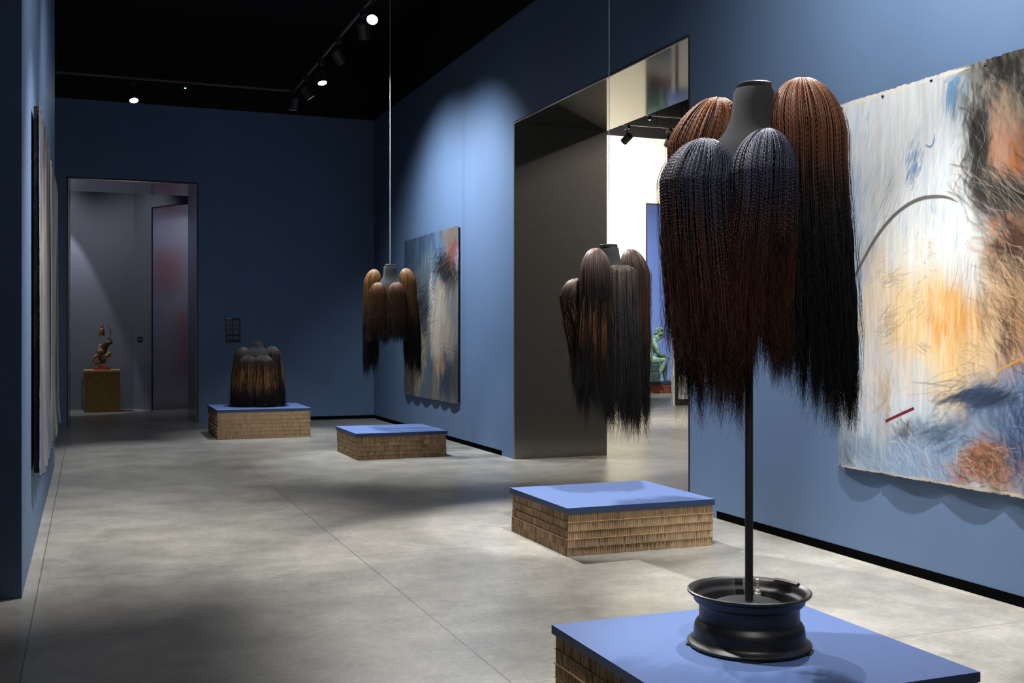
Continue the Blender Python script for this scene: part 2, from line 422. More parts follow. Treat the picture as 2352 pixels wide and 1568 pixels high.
def spotlight(x, y, target, watts, cone, blend, color, label, lens, z=4.5, scale=1.0, light=True, track_z=TRZ):
    o = empty('track_spotlight', (x, y, z), label=label, cat='spotlight')
    d = (Vector(target) - Vector((x, y, z))).normalized()
    q = d.to_track_quat('-Z', 'Y').to_matrix()
    def rot(mb):
        mb.v = [tuple(q @ Vector(v)) for v in mb.v]; return mb
    R, Ln = .058 * scale, .17 * scale
    rot(MB().lathe([(0, Ln * .5), (R * .82, Ln * .5), (R, Ln * .42), (R, -Ln * .5), (R * .93, -Ln * .5), (R * .90, -Ln * .40), (0, -Ln * .40)], 28)).build('lamp_body', M_BLK, o, smooth=True, sharp=35)
    rot(MB().lathe([(0, -Ln * .45), (R * .88, -Ln * .45), (R * .88, -Ln * .41), (0, -Ln * .41)], 28)).build('lens', lens, o)
    MB().tube([(0, 0, Ln * .3), (0, 0, track_z - z - .045)], .011).build('stem', M_BLK, o)
    MB().box(-.022, .022, -.07, .07, track_z - z - .075, track_z - z - .019).build('track_adapter', M_BLK, o)
    if light:
        l = bpy.data.lights.new('spot_beam', 'SPOT'); l.energy = watts; l.spot_size = math.radians(cone); l.spot_blend = blend
        l.color = color; l.shadow_soft_size = .035
        lo = bpy.data.objects.new('spot_beam', l); COL.objects.link(lo); lo.parent = o
        lo.location = d * (Ln * .5 + .01)
        lo.rotation_euler = d.to_track_quat('-Z', 'Y').to_euler()
    return o
for i, (x, y, tg, wt, cn, bl, cl, lb) in enumerate(SPOTS):
    lens = M_LENSHOT if i in (2, 5) else M_LENS
    spotlight(x, y, tg, wt, cn, bl, cl, lb, lens)
# next room
spotlight(7.95, 15.4, (7.0, 17.6, 2.9), 520, 150, .6, WARM, 'left of two black cylinder spotlights in the room beyond the portal', M_LENSDIM)
spotlight(8.70, 15.4, (9.0, 17.6, 2.9), 520, 150, .6, WARM, 'right of two black cylinder spotlights in the room beyond the portal', M_LENSDIM)
spotlight(9.0, 14.62, (8.2, 13.2, 0.0), 700, 100, .9, WARM, 'spotlight in the room beyond the portal hidden behind the nearest cape', M_LENSDIM)
spotlight(7.2, 9.8, (5.3, 11.6, 1.4), 420, 70, .5, WARM, 'spotlight in the next room shining back into the portal', M_LENSDIM, track_z=ROOF)
# blue room and far room
spotlight(11.2, 20.4, (12.6, 23.4, .9), 900, 70, .8, NEUT, 'spotlight in the blue room aimed at the green statues', M_LENSDIM, track_z=ROOF - .0)
spotlight(10.6, 22.4, (12.4, 26.6, 2.2), 2600, 100, .9, COOL, 'spotlight in the blue room washing its back wall', M_LENSDIM, track_z=ROOF - .0)
spotlight(-.55, 21.3, (-.50, 21.75, 0), 190, 44, .3, COOL, 'spotlight in the far room pointing down beside the driftwood lamp', M_LENSDIM, z=4.5, track_z=ROOF)
spotlight(-.95, 21.0, (-.7, 22.0, 2.4), 46, 120, 1., COOL, 'spotlight in the far room washing its grey wall', M_LENSDIM, track_z=ROOF)  # added soft wash, brighter towards the left, no fixture in view
spotlight(.1, 19.9, (1.0, 21.6, 2.4), 50, 90, 1., COOL, 'spotlight in the far room aimed at the wall with the caption', M_LENSDIM, track_z=ROOF)  # added spill for the angled wall, no fixture in view
spotlight(3.4, 20.8, (5.0, 19.9, 2.8), 420, 120, 1., COOL, 'spotlight in the far room lighting the red canvas', M_LENSDIM, track_z=ROOF)  # added so the jamb reflects a lit end wall
def pin(label, x, y, z):
    o = empty('sensor_light', (x, y, z), label=label, cat='sensor')
    MB().lathe([(0, 0), (.03, 0), (.03, .05), (0, .05)], 16).build('housing', M_BLK, o)
    MB().lathe([(0, -.012), (.011, -.008), (.011, 0), (0, 0)], 12).build('green_diode', M_LED, o)
pin('tiny green pin light under the cross track near the far wall', 1.2, 14.95, TRZ - .07)
pin('tiny green pin light on the ceiling beyond the portal', 7.93, 14.62, TRZ - .07)

# ------------------------------------------------------------------ cardboard plinths
rng0 = np.random.default_rng(5)
def layer_ring(w_, d_, style, rng, pal):
    """perimeter of one honeycomb layer with its vertical flutes; style per side: 'flute' or 'flat'"""
    pts = []; cols = []
    corners = [(-w_ / 2, -d_ / 2), (w_ / 2, -d_ / 2), (w_ / 2, d_ / 2), (-w_ / 2, d_ / 2)]
    for k in range(4):
        a = np.array(corners[k]); b = np.array(corners[(k + 1) % 4]); L_ = np.linalg.norm(b - a); t = (b - a) / L_; nrm = np.array([t[1], -t[0]])
        s = 0.0
        st = style[k]
        while s < L_ - .004:
            if st == 'flute':
                cw = rng.uniform(.011, .017)
                prof = [(0, -.0075), (.18, -.001), (.5, .0015), (.82, -.001)]
                if rng.random() < .12: prof = [(0, -.008), (.3, -.005), (.6, -.004)]
                base = pal[0] * rng.uniform(.84, 1.10)
            else:
                cw = rng.uniform(.009, .022) if rng.random() < .8 else rng.uniform(.022, .05)
                o_ = rng.uniform(-.0035, 0.0)
                prof = [(0, o_ - .003), (.06, o_), (.94, o_)]
                base = (pal[1] + (pal[0] - pal[1]) * (.15 + .6 * rng.random())) * rng.uniform(.85, 1.12)
            for f, o in prof:
                ss = min(s + f * cw, L_ - .001)
                pts.append(a + t * ss + nrm * o); cols.append(base * ((0.55 if st == 'flute' else .74) if f == 0 else 1))  # groove points darker, their self-shadow put into the colour
            s += cw
    return np.array(pts), np.array(cols)

def plinth(label, x, y, w_, d_, layers, lh, top_h, styles, mcard=None, mtop=None, medge=None, pal=None, group=None, name='cardboard_plinth', seed=1):
    rng = np.random.default_rng(seed)
    mcard = mcard or M_CARD
    if mtop is None: mtop = M_TOP; medge = M_TOPEDGE
    pal = pal or (np.array(s2l((178, 152, 120))), np.array(s2l((116, 94, 74))))
    o = empty(name, (x, y, 0), label=label, cat='plinth', group=group)
    for k in range(layers):
        sh = rng.uniform(-.004, .004, 2); ins = rng.uniform(0, .006)
        P, C = layer_ring(w_ - .012 - ins, d_ - .012 - ins, styles, rng, pal)
        P = P + sh; n = len(P)
        z0, z1 = k * lh + .0015, (k + 1) * lh - .0015
        V = np.vstack([np.c_[P, np.full(n, z0)], np.c_[P, np.full(n, z1)]])
        i = np.arange(n); j = (i + 1) % n
        ob = np_mesh('cardboard_layer', V, np.c_[i, j, j + n, i + n], mcard, o, colors=np.vstack([C, C]))
        if k < layers - 1 or True:
            q = .003 + rng.uniform(-.002, .002)
            MB().box(sh[0] - w_ / 2 + q, sh[0] + w_ / 2 - q, sh[1] - d_ / 2 + q, sh[1] + d_ / 2 - q, (k + 1) * lh - .0016, (k + 1) * lh + .0016).build('liner_sheet', M_LINER, o)
    zt = layers * lh + .0016
    tp = MB().box(-w_ / 2 - .004, w_ / 2 + .004, -d_ / 2 - .004, d_ / 2 + .004, zt, zt + top_h).build('top_panel', mtop, o)
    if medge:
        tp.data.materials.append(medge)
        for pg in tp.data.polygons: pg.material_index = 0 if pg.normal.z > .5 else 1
    bv = tp.modifiers.new('bevel', 'BEVEL'); bv.width = .002; bv.segments = 2
    return o, zt + top_h
FL, FT = 'flute', 'flat'
p4, z4 = plinth('nearest low plinth of stacked brown cardboard with blue top, carrying the wheel rim', 2.172, 3.27, 1.065, 1.03, 5, .0535, .034, (FT, FL, FL, FT), seed=11)
p3, z3 = plinth('blue-topped cardboard plinth in front of the portal below a hanging hair cape', 3.345, 6.75, 1.07, .985, 5, .0535, .040, (FL, FT, FT, FT), seed=12)
p2, z2 = plinth('small blue-topped cardboard plinth below the far hanging hair cape', 3.317, 12.46, 1.06, 1.06, 5, .051, .040, (FT, FT, FT, FT), seed=13)
p1, z1 = plinth('tall blue-topped cardboard plinth with a hair cape sitting on it', 2.225, 15.5, 1.25, 1.19, 7, .0515, .035, (FL, FL, FT, FT), seed=14)
MB  # keep
pb, zb = plinth('tall cardboard block with pale wooden top in the far doorway room', .245, 21.28, .62, .55, 11, .0655, .036, (FL, FL, FL, FL), mtop=M_PLY, pal=(np.array(s2l((165, 134, 84))), np.array(s2l((110, 82, 48)))), seed=15)
ps, zs = plinth('low reddish plinth with a blue top under the green statues', 12.75, 23.45, 2.2, 1.2, 3, .075, .05, (FT, FT, FT, FT), mcard=M_BRICK, pal=(np.array(s2l((140, 84, 62))), np.array(s2l((92, 50, 38)))), seed=16)

# ------------------------------------------------------------------ hair
def tubes(P, R, B, k, colors):
    """P (n,m,3) paths, R (n,m) radii, B (n,3) side vectors, k sides, colors (n,m,3)"""
    n, m, _ = P.shape
    T = np.empty_like(P); T[:, 1:-1] = P[:, 2:] - P[:, :-2]; T[:, 0] = P[:, 1] - P[:, 0]; T[:, -1] = P[:, -1] - P[:, -2]
    T /= np.linalg.norm(T, axis=2, keepdims=True) + 1e-9
    Bb = B[:, None, :] - T * np.sum(T * B[:, None, :], axis=2, keepdims=True)
    Bb /= np.linalg.norm(Bb, axis=2, keepdims=True) + 1e-9
    N = np.cross(Bb, T)
    an = np.arange(k) * 2 * math.pi / k
    V = P[:, :, None, :] + R[:, :, None, None] * (Bb[:, :, None, :] * np.cos(an)[None, None, :, None] + N[:, :, None, :] * np.sin(an)[None, None, :, None])
    idx = np.arange(n * m * k).reshape(n, m, k)
    a = idx[:, :-1, :]; b = idx[:, 1:, :]
    Q = np.stack([a, np.roll(a, -1, axis=2), np.roll(b, -1, axis=2), b], axis=-1).reshape(-1, 4)
    C = np.repeat(colors[:, :, None, :], k, axis=2).reshape(-1, 3)
    return V.reshape(-1, 3), Q, C

def sstep(x): x = np.clip(x, 0, 1); return x * x * (3 - 2 * x)

def ramp(stops, t):
    ts = [s[0] for s in stops]
    cs = np.array([s2l(s[1]) for s in stops])
    return np.stack([np.interp(t, ts, cs[:, i]) for i in range(3)], axis=-1)

def strands(rng, n, m, c, r, ztop, zend, layer, th0, stops, flare=(1, 1), lean=(0, 0), ragged=.04, wav=.006, clump=0, nclump=14, t0=0.0, phi=(0, 2 * math.pi), floorz=None, spread=0.0, jit=.07, dark=1.0, zphi=None, stops2=None, p2=0.0, apex=(0, 0), curl=0.0):
    ph = phi[0] + (np.arange(n) + rng.uniform(0, 1, n)) / n * (phi[1] - phi[0])
    rng.shuffle(ph)
    ly = rng.uniform(layer[0], layer[1], n); t0a = rng.uniform(th0[0], th0[1], n)
    rx, ry, rz = r
    zc = ztop - rz
    ze = zend + np.sqrt(rng.random(n)) * ragged * 2.0
    if zphi is not None: ze = ze + zphi(ph)
    cl = (ph / (2 * math.pi) * nclump).astype(int) % nclump
    cph = (np.arange(nclump) + rng.uniform(.1, .9, nclump)) / nclump * 2 * math.pi
    cz = np.abs(rng.normal(0, 1, nclump)) * ragged * 1.1
    cdist = np.abs(ph - cph[cl]) / (2 * math.pi / nclump)
    ze = ze + cz[cl] + cdist * ragged * 1.2
    rm = (rx + ry) / 2 * .5 + rz * .5
    L1 = (math.pi / 2 - t0a) * rm
    L2 = np.maximum(zc - ze, .02)
    tt = np.linspace(0, 1, m)[None, :] * (1 - t0) + t0
    s = tt * (L1 + L2)[:, None]
    th = np.minimum(t0a[:, None] + s / rm, math.pi / 2)
    drop = np.maximum(0, s - L1[:, None])
    q = drop / L2[:, None]
    sm = sstep(q)
    fx = 1 + (flare[0] - 1) * sm; fy = 1 + (flare[1] - 1) * sm
    cphx = np.cos(ph)[:, None]; sphx = np.sin(ph)[:, None]
    X = rx * ly[:, None] * np.sin(th) * cphx * fx + lean[0] * sm
    Y = ry * ly[:, None] * np.sin(th) * sphx * fy + lean[1] * sm
    X += apex[0] * np.cos(th); Y += apex[1] * np.cos(th)
    Z = zc + rz * np.cos(th) * (.35 + .65 * ly[:, None]) - drop
    for fr in (1.3, 2.7, 5.1):
        a = wav / fr ** .6
        X += a * (q ** .8) * np.sin(2 * math.pi * (fr * q * rng.uniform(.7, 1.3, n)[:, None] + rng.random(n)[:, None]))
        Y += a * (q ** .8) * np.sin(2 * math.pi * (fr * q * rng.uniform(.7, 1.3, n)[:, None] + rng.random(n)[:, None]))
    if curl:
        e = np.maximum(0, q - .72) ** 1.6 * curl
        X += e * np.sin(2 * math.pi * (2.6 * q + rng.random(n)[:, None])) * rng.normal(0, 1, n)[:, None]
        Y += e * np.sin(2 * math.pi * (2.2 * q + rng.random(n)[:, None])) * rng.normal(0, 1, n)[:, None]
    if clump:
        cx = rx * .85 * np.cos(cph)[cl][:, None] * fx + lean[0] * sm; cy = ry * .85 * np.sin(cph)[cl][:, None] * fy + lean[1] * sm
        w_ = clump * sstep((q - .35) / .65)
        X = X + (cx - X) * w_; Y = Y + (cy - Y) * w_
    if floorz is not None:           # hair that reaches a surface runs out along it
        over = np.maximum(0, floorz - Z)
        Z = np.maximum(Z, floorz + rng.uniform(0, .02, n)[:, None])
        rr = np.sqrt(X * X + Y * Y) + 1e-6
        X = X + X / rr * over * .8; Y = Y + Y / rr * over * .8
    tj = np.clip(tt + rng.normal(0, jit, n)[:, None], 0, 1)
    CR = ramp(stops, tj)
    if stops2 is not None:
        fr = np.random.default_rng(int(abs(ztop) * 1000) + 7).random(60) < p2       # whole locks share the second dye
        m = (fr[(ph / (2 * math.pi) * 60).astype(int) % 60] & (rng.random(n) < .8)) | (rng.random(n) < p2 * .2)
        CR = np.where(m[:, None, None], ramp(stops2, tj), CR)
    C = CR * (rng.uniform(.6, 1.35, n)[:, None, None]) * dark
    P = np.stack([X + c[0], Y + c[1], Z], axis=-1)
    B = np.stack([-np.sin(ph), np.cos(ph), np.zeros(n)], axis=-1)
    return P, B, C, s

def wig(parent, zoff, c, r, ztop, zend, stops, seed, nb=160, ni=80, nl=700, mb_=60, braid=None, rad=.0042, flare=(1, 1), lean=(0, 0), ragged=.04, wav=.006, clump=.5, tail=.05, floorz=None, name='hair_panel', label=None, lrad=.0007, th0=(.02, .45), zphi=None, jit=.07, lt0=(.5), nclump=22, stops2=None, p2=0.0, apex=(0, 0)):
    rng = np.random.default_rng(seed)
    Vs, Qs, Cs = [], [], []; base = 0
    def put(P, R, B, k, C):
        nonlocal base
        V, Q, CC = tubes(P, R, B, k, C)
        Vs.append(V); Qs.append(Q + base); Cs.append(CC); base += len(V)
    kw = dict(flare=flare, lean=lean, wav=wav, floorz=floorz, zphi=zphi, jit=jit, nclump=nclump, stops2=stops2, p2=p2, apex=apex)
    fall = ztop - zend
    # outer braids
    P, B, C, s = strands(rng, nb, mb_, c, r, ztop, zend + fall * .10, (.86, 1.0), th0, stops, ragged=ragged * 1.5, clump=clump * .35, **kw)
    tt = np.linspace(0, 1, mb_)[None, :]
    R = rad * (1 - .65 * sstep((tt - .55) / .45)) * rng.uniform(.8, 1.15, nb)[:, None]
    if braid:
        phs = rng.random(nb)[:, None] * 6.28
        wv = 2 * math.pi * s / braid + phs
        fade = 1 - .6 * sstep((tt - .55) / .35)
        R = R * (1 + .26 * fade * np.sin(wv))
        off = (.30 * rad * fade * np.sin(wv * .5))
        P = P + B[:, None, :] * off[:, :, None]
    put(P, R, B, 4 if braid else 3, C)
    # inner hair that closes the volume
    m2 = 28
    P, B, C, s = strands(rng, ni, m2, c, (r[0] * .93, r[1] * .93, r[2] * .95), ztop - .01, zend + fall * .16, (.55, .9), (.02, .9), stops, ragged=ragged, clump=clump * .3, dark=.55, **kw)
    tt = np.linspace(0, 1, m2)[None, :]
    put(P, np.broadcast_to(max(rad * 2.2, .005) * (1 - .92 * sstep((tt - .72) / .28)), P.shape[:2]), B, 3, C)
    # loose hair below the braids
    if nl:
        m3 = 26
        kw2 = dict(kw); kw2['wav'] = wav * 1.6; kw2['curl'] = .32
        P, B, C, s = strands(rng, nl, m3, c, r, ztop, zend, (.70, 1.02), th0, stops, ragged=ragged * 1.1 + tail * .3, clump=clump, t0=lt0, **kw2)
        tt = np.linspace(0, 1, m3)[None, :]
        put(P, lrad * (1 - .75 * tt ** 2) * rng.uniform(.7, 1.3, nl)[:, None], B, 3, C)
        # flyaways
        nf = max(6, nl // 45)
        kw3 = dict(kw); kw3['wav'] = wav * 2.2
        P, B, C, s = strands(rng, nf, 44, c, (r[0] * 1.04, r[1] * 1.04, r[2]), ztop, zend, (.98, 1.08), th0, stops, ragged=ragged + tail, clump=0, t0=.2, **kw3)
        put(P, np.full(P.shape[:2], lrad * .75), B, 3, C * 1.3)
    V = np.vstack(Vs); V[:, 2] -= zoff
    o = np_mesh(name, V, np.vstack(Qs), M_HAIR, parent, smooth=True, colors=np.vstack(Cs))
    if label: o['label'] = label
    return o

def bust(parent, zoff, ztop, tilt=0.0, tiltdir=0.0, scale=1.0, zbase=None, yaw=0.0, neck_w=1.0, neck_len=1.0, cx0=0.0):
    """tailor's bust: neck with black cap, sloping shoulders, chest"""
    rings = [(0.0, .054, .056, 0, 0), (-.012, .060, .061, 0, 0), (-.05, .060, .062, 0, .001), (-.10, .064, .066, 0, .003), (-.125, .074, .072, 0, .006),
             (-.15, .098, .082, 0, .008), (-.175, .134, .094, 0, .006), (-.20, .162, .104, 0, .004), (-.25, .184, .114, 0, .0), (-.33, .188, .116, 0, -.004),
             (-.42, .180, .122, 0, -.010), (-.55, .158, .110, 0, -.004), (-.66, .138, .098, 0, .0), (-.67, .05, .04, 0, 0)]
    mb = MB(); seg = 40
    ca, sa = math.cos(yaw), math.sin(yaw)
    for (z, rx, ry, cx, cy) in rings:
        z = (z * neck_len if z > -.18 else z + .175 * (1 - neck_len)) * scale
        if zbase is not None: z = max(z, zbase - ztop + .002)
        fr = max(0, 1 + z / (.22 * scale))
        tx, ty = math.cos(tiltdir) * tilt * fr, math.sin(tiltdir) * tilt * fr
        for i in range(seg):
            a = 2 * math.pi * i / seg
            x = (rx * neck_w if z > -.15 else rx) * scale * math.cos(a) + cx; y = ry * scale * math.sin(a) + cy * scale
            mb.v.append((x * ca - y * sa + tx + cx0, x * sa + y * ca + ty, ztop + z - zoff))
    n = len(rings)
    for k in range(n - 1):
        for i in range(seg):
            j = (i + 1) % seg
            mb.f.append((k * seg + i, k * seg + j, (k + 1) * seg + j, (k + 1) * seg + i))
    mb.f.append(tuple(range(seg)))
    mb.f.append(tuple(reversed(range((n - 1) * seg, n * seg))))
    o = mb.build('mannequin_bust', M_BUST, parent, smooth=True, sharp=40)
    tx, ty = math.cos(tiltdir) * tilt, math.sin(tiltdir) * tilt
    zz = ztop - zoff
    cs = scale * neck_w
    cp = MB().lathe([(0, zz - .004), (.048 * cs, zz - .004), (.052 * cs, zz + .002), (.053 * cs, zz + .014), (.048 * cs, zz + .019), (0, zz + .020)], 36, cx=tx + cx0, cy=ty).build('neck_cap', M_NECKCAP, o, smooth=True, sharp=40)
    return o

CAMYAW = -YAW
# --- cape 4: the nearest, on the pole
X4, Y4 = 2.178, 3.284
c4 = empty('hair_cape', (X4, Y4, 1.10), CAMYAW, 'largest and nearest cape of auburn and navy braids, held up on a black pole', 'hair sculpture')
bust(c4, 1.10, 2.268, tilt=.02, tiltdir=0.2, yaw=-.35, scale=1.12, neck_w=1.08)
NAVY = [(0, (80, 84, 102)), (.12, (46, 50, 68)), (.32, (33, 35, 50)), (.48, (44, 30, 27)), (.68, (58, 31, 22)), (.85, (64, 35, 22)), (1, (32, 22, 18))]  # first stop paler, highlight on the crown put into the hair colour
NAVY2 = [(0, (80, 84, 102)), (.12, (46, 49, 67)), (.34, (33, 34, 48)), (.50, (46, 30, 27)), (.72, (64, 34, 22)), (.9, (68, 37, 24)), (1, (34, 24, 20))]  # same crown highlight put into the first stop
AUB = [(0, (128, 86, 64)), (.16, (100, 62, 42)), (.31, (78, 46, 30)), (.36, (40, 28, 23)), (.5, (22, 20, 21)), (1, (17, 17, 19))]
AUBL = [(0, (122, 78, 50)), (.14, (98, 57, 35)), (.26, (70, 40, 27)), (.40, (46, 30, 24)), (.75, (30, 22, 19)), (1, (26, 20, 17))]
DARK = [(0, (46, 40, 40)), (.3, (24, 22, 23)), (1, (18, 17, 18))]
wig(c4, 1.10, (-.208, -.105), (.120, .112, .15), 2.075, .99, NAVY, 41, nb=250, ni=110, nl=3400, mb_=210, braid=.0105, rad=.0038, flare=(1.16, 1.1), lean=(.035, 0), apex=(.035, .02), zphi=lambda p: .24 * np.maximum(0, -np.cos(p)) ** 1.2, ragged=.05, wav=.0025, clump=.45, tail=.09, th0=(.02, .30))
wig(c4, 1.10, (.008, -.175), (.104, .108, .15), 2.098, 1.17, NAVY2, 42, nb=250, ni=110, nl=3400, mb_=210, braid=.0105, rad=.0038, flare=(1.2, 1.1), lean=(-.02, .05), apex=(.02, .03), ragged=.05, wav=.003, clump=.5, tail=.05, th0=(.02, .30))
wig(c4, 1.10, (.195, -.02), (.138, .135, .20), 2.300, .96, AUB, 43, nb=400, ni=150, nl=4800, mb_=210, braid=.0090, rad=.0031, flare=(1.10, 1.0), lean=(.03, 0), apex=(-.015, 0), zphi=lambda p: .22 * np.maximum(0, -np.cos(p)) ** 1.2, ragged=.06, wav=.0035, clump=.5, tail=.06, th0=(.02, .35), jit=.05)
wig(c4, 1.10, (-.145, .13), (.125, .12, .17), 2.262, 1.0, AUBL, 44, nb=300, ni=120, nl=700, mb_=170, braid=.0095, rad=.0034, flare=(1.0, 1.0), lean=(.02, 0), apex=(.055, -.01), ragged=.05, wav=.006, clump=.55, tail=.06, th0=(.02, .40))
wig(c4, 1.10, (.06, .16), (.16, .11, .12), 2.06, 1.22, DARK, 45, nb=130, ni=90, nl=500, mb_=60, rad=.0050, ragged=.05, tail=.05)
wig(c4, 1.10, (.085, -.03), (.15, .12, .10), 2.00, 1.22, DARK, 46, nb=120, ni=90, nl=500, mb_=60, rad=.0050, ragged=.04, tail=.05)
wig(c4, 1.10, (-.12, .02), (.13, .12, .10), 2.00, 1.12, DARK, 47, nb=120, ni=90, nl=700, mb_=60, rad=.0050, ragged=.05, tail=.06, clump=.6)

# --- cape 3: hanging in front of the portal
X3, Y3 = 3.338, 6.745
c3 = empty('hair_cape', (X3, Y3, .70), CAMYAW, 'dark brown hair cape with golden streaks hanging on a wire in front of the portal', 'hair sculpture')
bust(c3, .70, 2.00, tilt=-.03, tiltdir=0.1, yaw=2.6, scale=.94, neck_w=1.28, cx0=.03)
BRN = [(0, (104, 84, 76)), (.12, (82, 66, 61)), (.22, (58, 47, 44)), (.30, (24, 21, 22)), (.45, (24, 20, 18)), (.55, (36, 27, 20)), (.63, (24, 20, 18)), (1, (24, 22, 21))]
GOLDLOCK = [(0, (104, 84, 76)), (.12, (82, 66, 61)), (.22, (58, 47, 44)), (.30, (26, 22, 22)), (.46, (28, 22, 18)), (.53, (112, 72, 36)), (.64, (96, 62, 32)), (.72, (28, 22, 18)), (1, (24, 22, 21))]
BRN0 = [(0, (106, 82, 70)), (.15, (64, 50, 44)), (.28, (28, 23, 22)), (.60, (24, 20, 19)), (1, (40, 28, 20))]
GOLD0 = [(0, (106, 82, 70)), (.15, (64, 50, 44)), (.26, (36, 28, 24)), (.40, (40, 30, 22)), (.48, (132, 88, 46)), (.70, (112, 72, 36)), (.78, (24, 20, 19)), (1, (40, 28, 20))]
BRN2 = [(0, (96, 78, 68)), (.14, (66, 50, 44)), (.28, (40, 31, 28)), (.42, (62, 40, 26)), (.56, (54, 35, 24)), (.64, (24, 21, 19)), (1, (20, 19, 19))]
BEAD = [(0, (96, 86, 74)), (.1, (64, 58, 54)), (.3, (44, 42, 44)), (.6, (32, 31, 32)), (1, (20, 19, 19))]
wig(c3, .70, (-.098, -.13), (.106, .110, .18), 1.985, .67, BRN, 31, nb=900, ni=140, nl=2600, mb_=60, rad=.0016, flare=(1.25, 1), lean=(.0, 0), ragged=.07, wav=.004, clump=.45, tail=.10, th0=(.02, .3), lrad=.0010, jit=.05, stops2=GOLDLOCK, p2=.38)
wig(c3, .70, (-.255, -.02), (.082, .09, .12), 1.785, 1.03, BRN0, 32, nb=600, ni=90, nl=1300, mb_=50, rad=.0016, flare=(1.0, 1), lean=(.07, 0), apex=(.03, 0), ragged=.06, wav=.004, clump=.45, tail=.08, lrad=.0010, jit=.05, stops2=GOLD0, p2=.4)
wig(c3, .70, (.192, .03), (.102, .11, .18), 1.99, .60, BRN2, 33, nb=800, ni=130, nl=2400, mb_=60, rad=.0016, flare=(1.05, 1), lean=(-.01, 0), apex=(-.035, 0), ragged=.07, wav=.004, clump=.45, tail=.10, th0=(.02, .3), lrad=.0010)
wig(c3, .70, (.075, -.10), (.105, .075, .06), 1.875, .60, BEAD, 34, nb=170, ni=80, nl=1800, mb_=190, braid=.014, rad=.0034, flare=(1.2, 1), lean=(.02, .02), ragged=.06, wav=.003, clump=.5, tail=.10, lrad=.0010, th0=(.3, .9))
wig(c3, .70, (0.0, .12), (.16, .10, .12), 1.80, .80, DARK, 35, nb=150, ni=90, nl=500, mb_=50, rad=.0045, ragged=.05, tail=.08, lrad=.0014)
wig(c3, .70, (-.12, .02), (.14, .11, .1), 1.74, .80, DARK, 36, nb=150, ni=90, nl=500, mb_=50, rad=.0045, ragged=.05, tail=.08, lrad=.0014)
MB().tube([(.005, 0, 2.01 - .70), (.005, 0, ROOF - .70)], .0028).build('hanging_wire', M_WIRE, c3)

# --- cape 2: hanging over the small plinth, seen from its front
X2, Y2 = 3.313, 12.455
c2 = empty('hair_cape', (X2, Y2, .85), CAMYAW, 'golden brown hair cape hanging on a wire in front of the far canvas', 'hair sculpture')
bust(c2, .85, 2.205, scale=1.12, neck_w=1.1)
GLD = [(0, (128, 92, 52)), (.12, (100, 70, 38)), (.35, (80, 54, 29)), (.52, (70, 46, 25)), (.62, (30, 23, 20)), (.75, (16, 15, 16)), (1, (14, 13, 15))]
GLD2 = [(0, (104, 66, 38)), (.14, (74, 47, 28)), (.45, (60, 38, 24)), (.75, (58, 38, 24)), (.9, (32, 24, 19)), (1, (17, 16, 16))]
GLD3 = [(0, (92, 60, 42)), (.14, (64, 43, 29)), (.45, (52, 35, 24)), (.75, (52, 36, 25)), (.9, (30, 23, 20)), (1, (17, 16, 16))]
kw = dict(nb=1000, ni=140, nl=1500, mb_=40, rad=.0021, lrad=.0014, wav=.006)
wig(c2, .85, (-.210, .02), (.100, .10, .16), 2.168, .74, GLD, 21, apex=(.02, 0), flare=(.9, 1), lean=(-.02, 0), zphi=lambda p: .16 * np.maximum(0, np.cos(p)), ragged=.08, clump=.6, tail=.08, **kw)
wig(c2, .85, (.205, .02), (.100, .10, .16), 2.180, .72, GLD, 22, apex=(-.02, 0), flare=(1.05, 1), lean=(.055, 0), zphi=lambda p: .2 * np.maximum(0, -np.cos(p)), ragged=.08, clump=.6, tail=.10, **kw)
wig(c2, .85, (-.125, -.12), (.105, .09, .14), 2.005, 1.225, GLD2, 23, flare=(1.12, 1), lean=(-.01, 0), ragged=.03, clump=.4, tail=.05, **kw)
wig(c2, .85, (.088, -.12), (.110, .09, .14), 2.010, 1.24, GLD3, 24, flare=(1.10, 1), lean=(0, 0), ragged=.03, clump=.4, tail=.05, **kw)
wig(c2, .85, (0, .12), (.20, .09, .12), 2.0, 1.28, GLD3, 25, nb=160, ni=80, nl=200, mb_=30, rad=.005, lrad=.0022, ragged=.04, tail=.04)
wig(c2, .85, (-.02, -.02), (.19, .08, .10), 1.93, 1.28, GLD3, 26, nb=160, ni=80, nl=200, mb_=30, rad=.005, lrad=.0022, ragged=.04, tail=.04)
MB().tube([(0, 0, 2.22 - .85), (0, 0, ROOF - .85)], .0034).build('hanging_wire', M_WIRE, c2)

# --- cape 1: sitting on the tall plinth
X1, Y1 = 2.205, 15.45
c1 = empty('hair_cape', (X1, Y1, z1), CAMYAW, 'black and golden hair cape sitting on the tall plinth by the far wall', 'hair sculpture')
bust(c1, z1, 1.30, scale=1.15, zbase=z1, neck_w=1.1, neck_len=.62)
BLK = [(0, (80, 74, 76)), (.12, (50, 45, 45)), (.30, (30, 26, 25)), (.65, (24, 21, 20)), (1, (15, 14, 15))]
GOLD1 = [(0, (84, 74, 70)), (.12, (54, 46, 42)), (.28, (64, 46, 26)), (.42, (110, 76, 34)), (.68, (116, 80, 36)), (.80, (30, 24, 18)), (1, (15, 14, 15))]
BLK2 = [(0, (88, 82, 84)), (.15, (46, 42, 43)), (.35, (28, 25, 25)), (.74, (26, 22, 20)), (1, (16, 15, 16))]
kw = dict(nb=1000, ni=130, nl=1400, mb_=44, rad=.0023, lrad=.0016, wav=.010, floorz=z1 + .004, jit=.06, stops2=GOLD1, p2=.4)
wig(c1, z1, (-.225, .02), (.100, .10, .12), 1.225, .27, BLK, 51, apex=(.025, 0), flare=(1.25, 1.2), lean=(-.03, 0), ragged=.03, clump=.5, tail=.05, **kw)
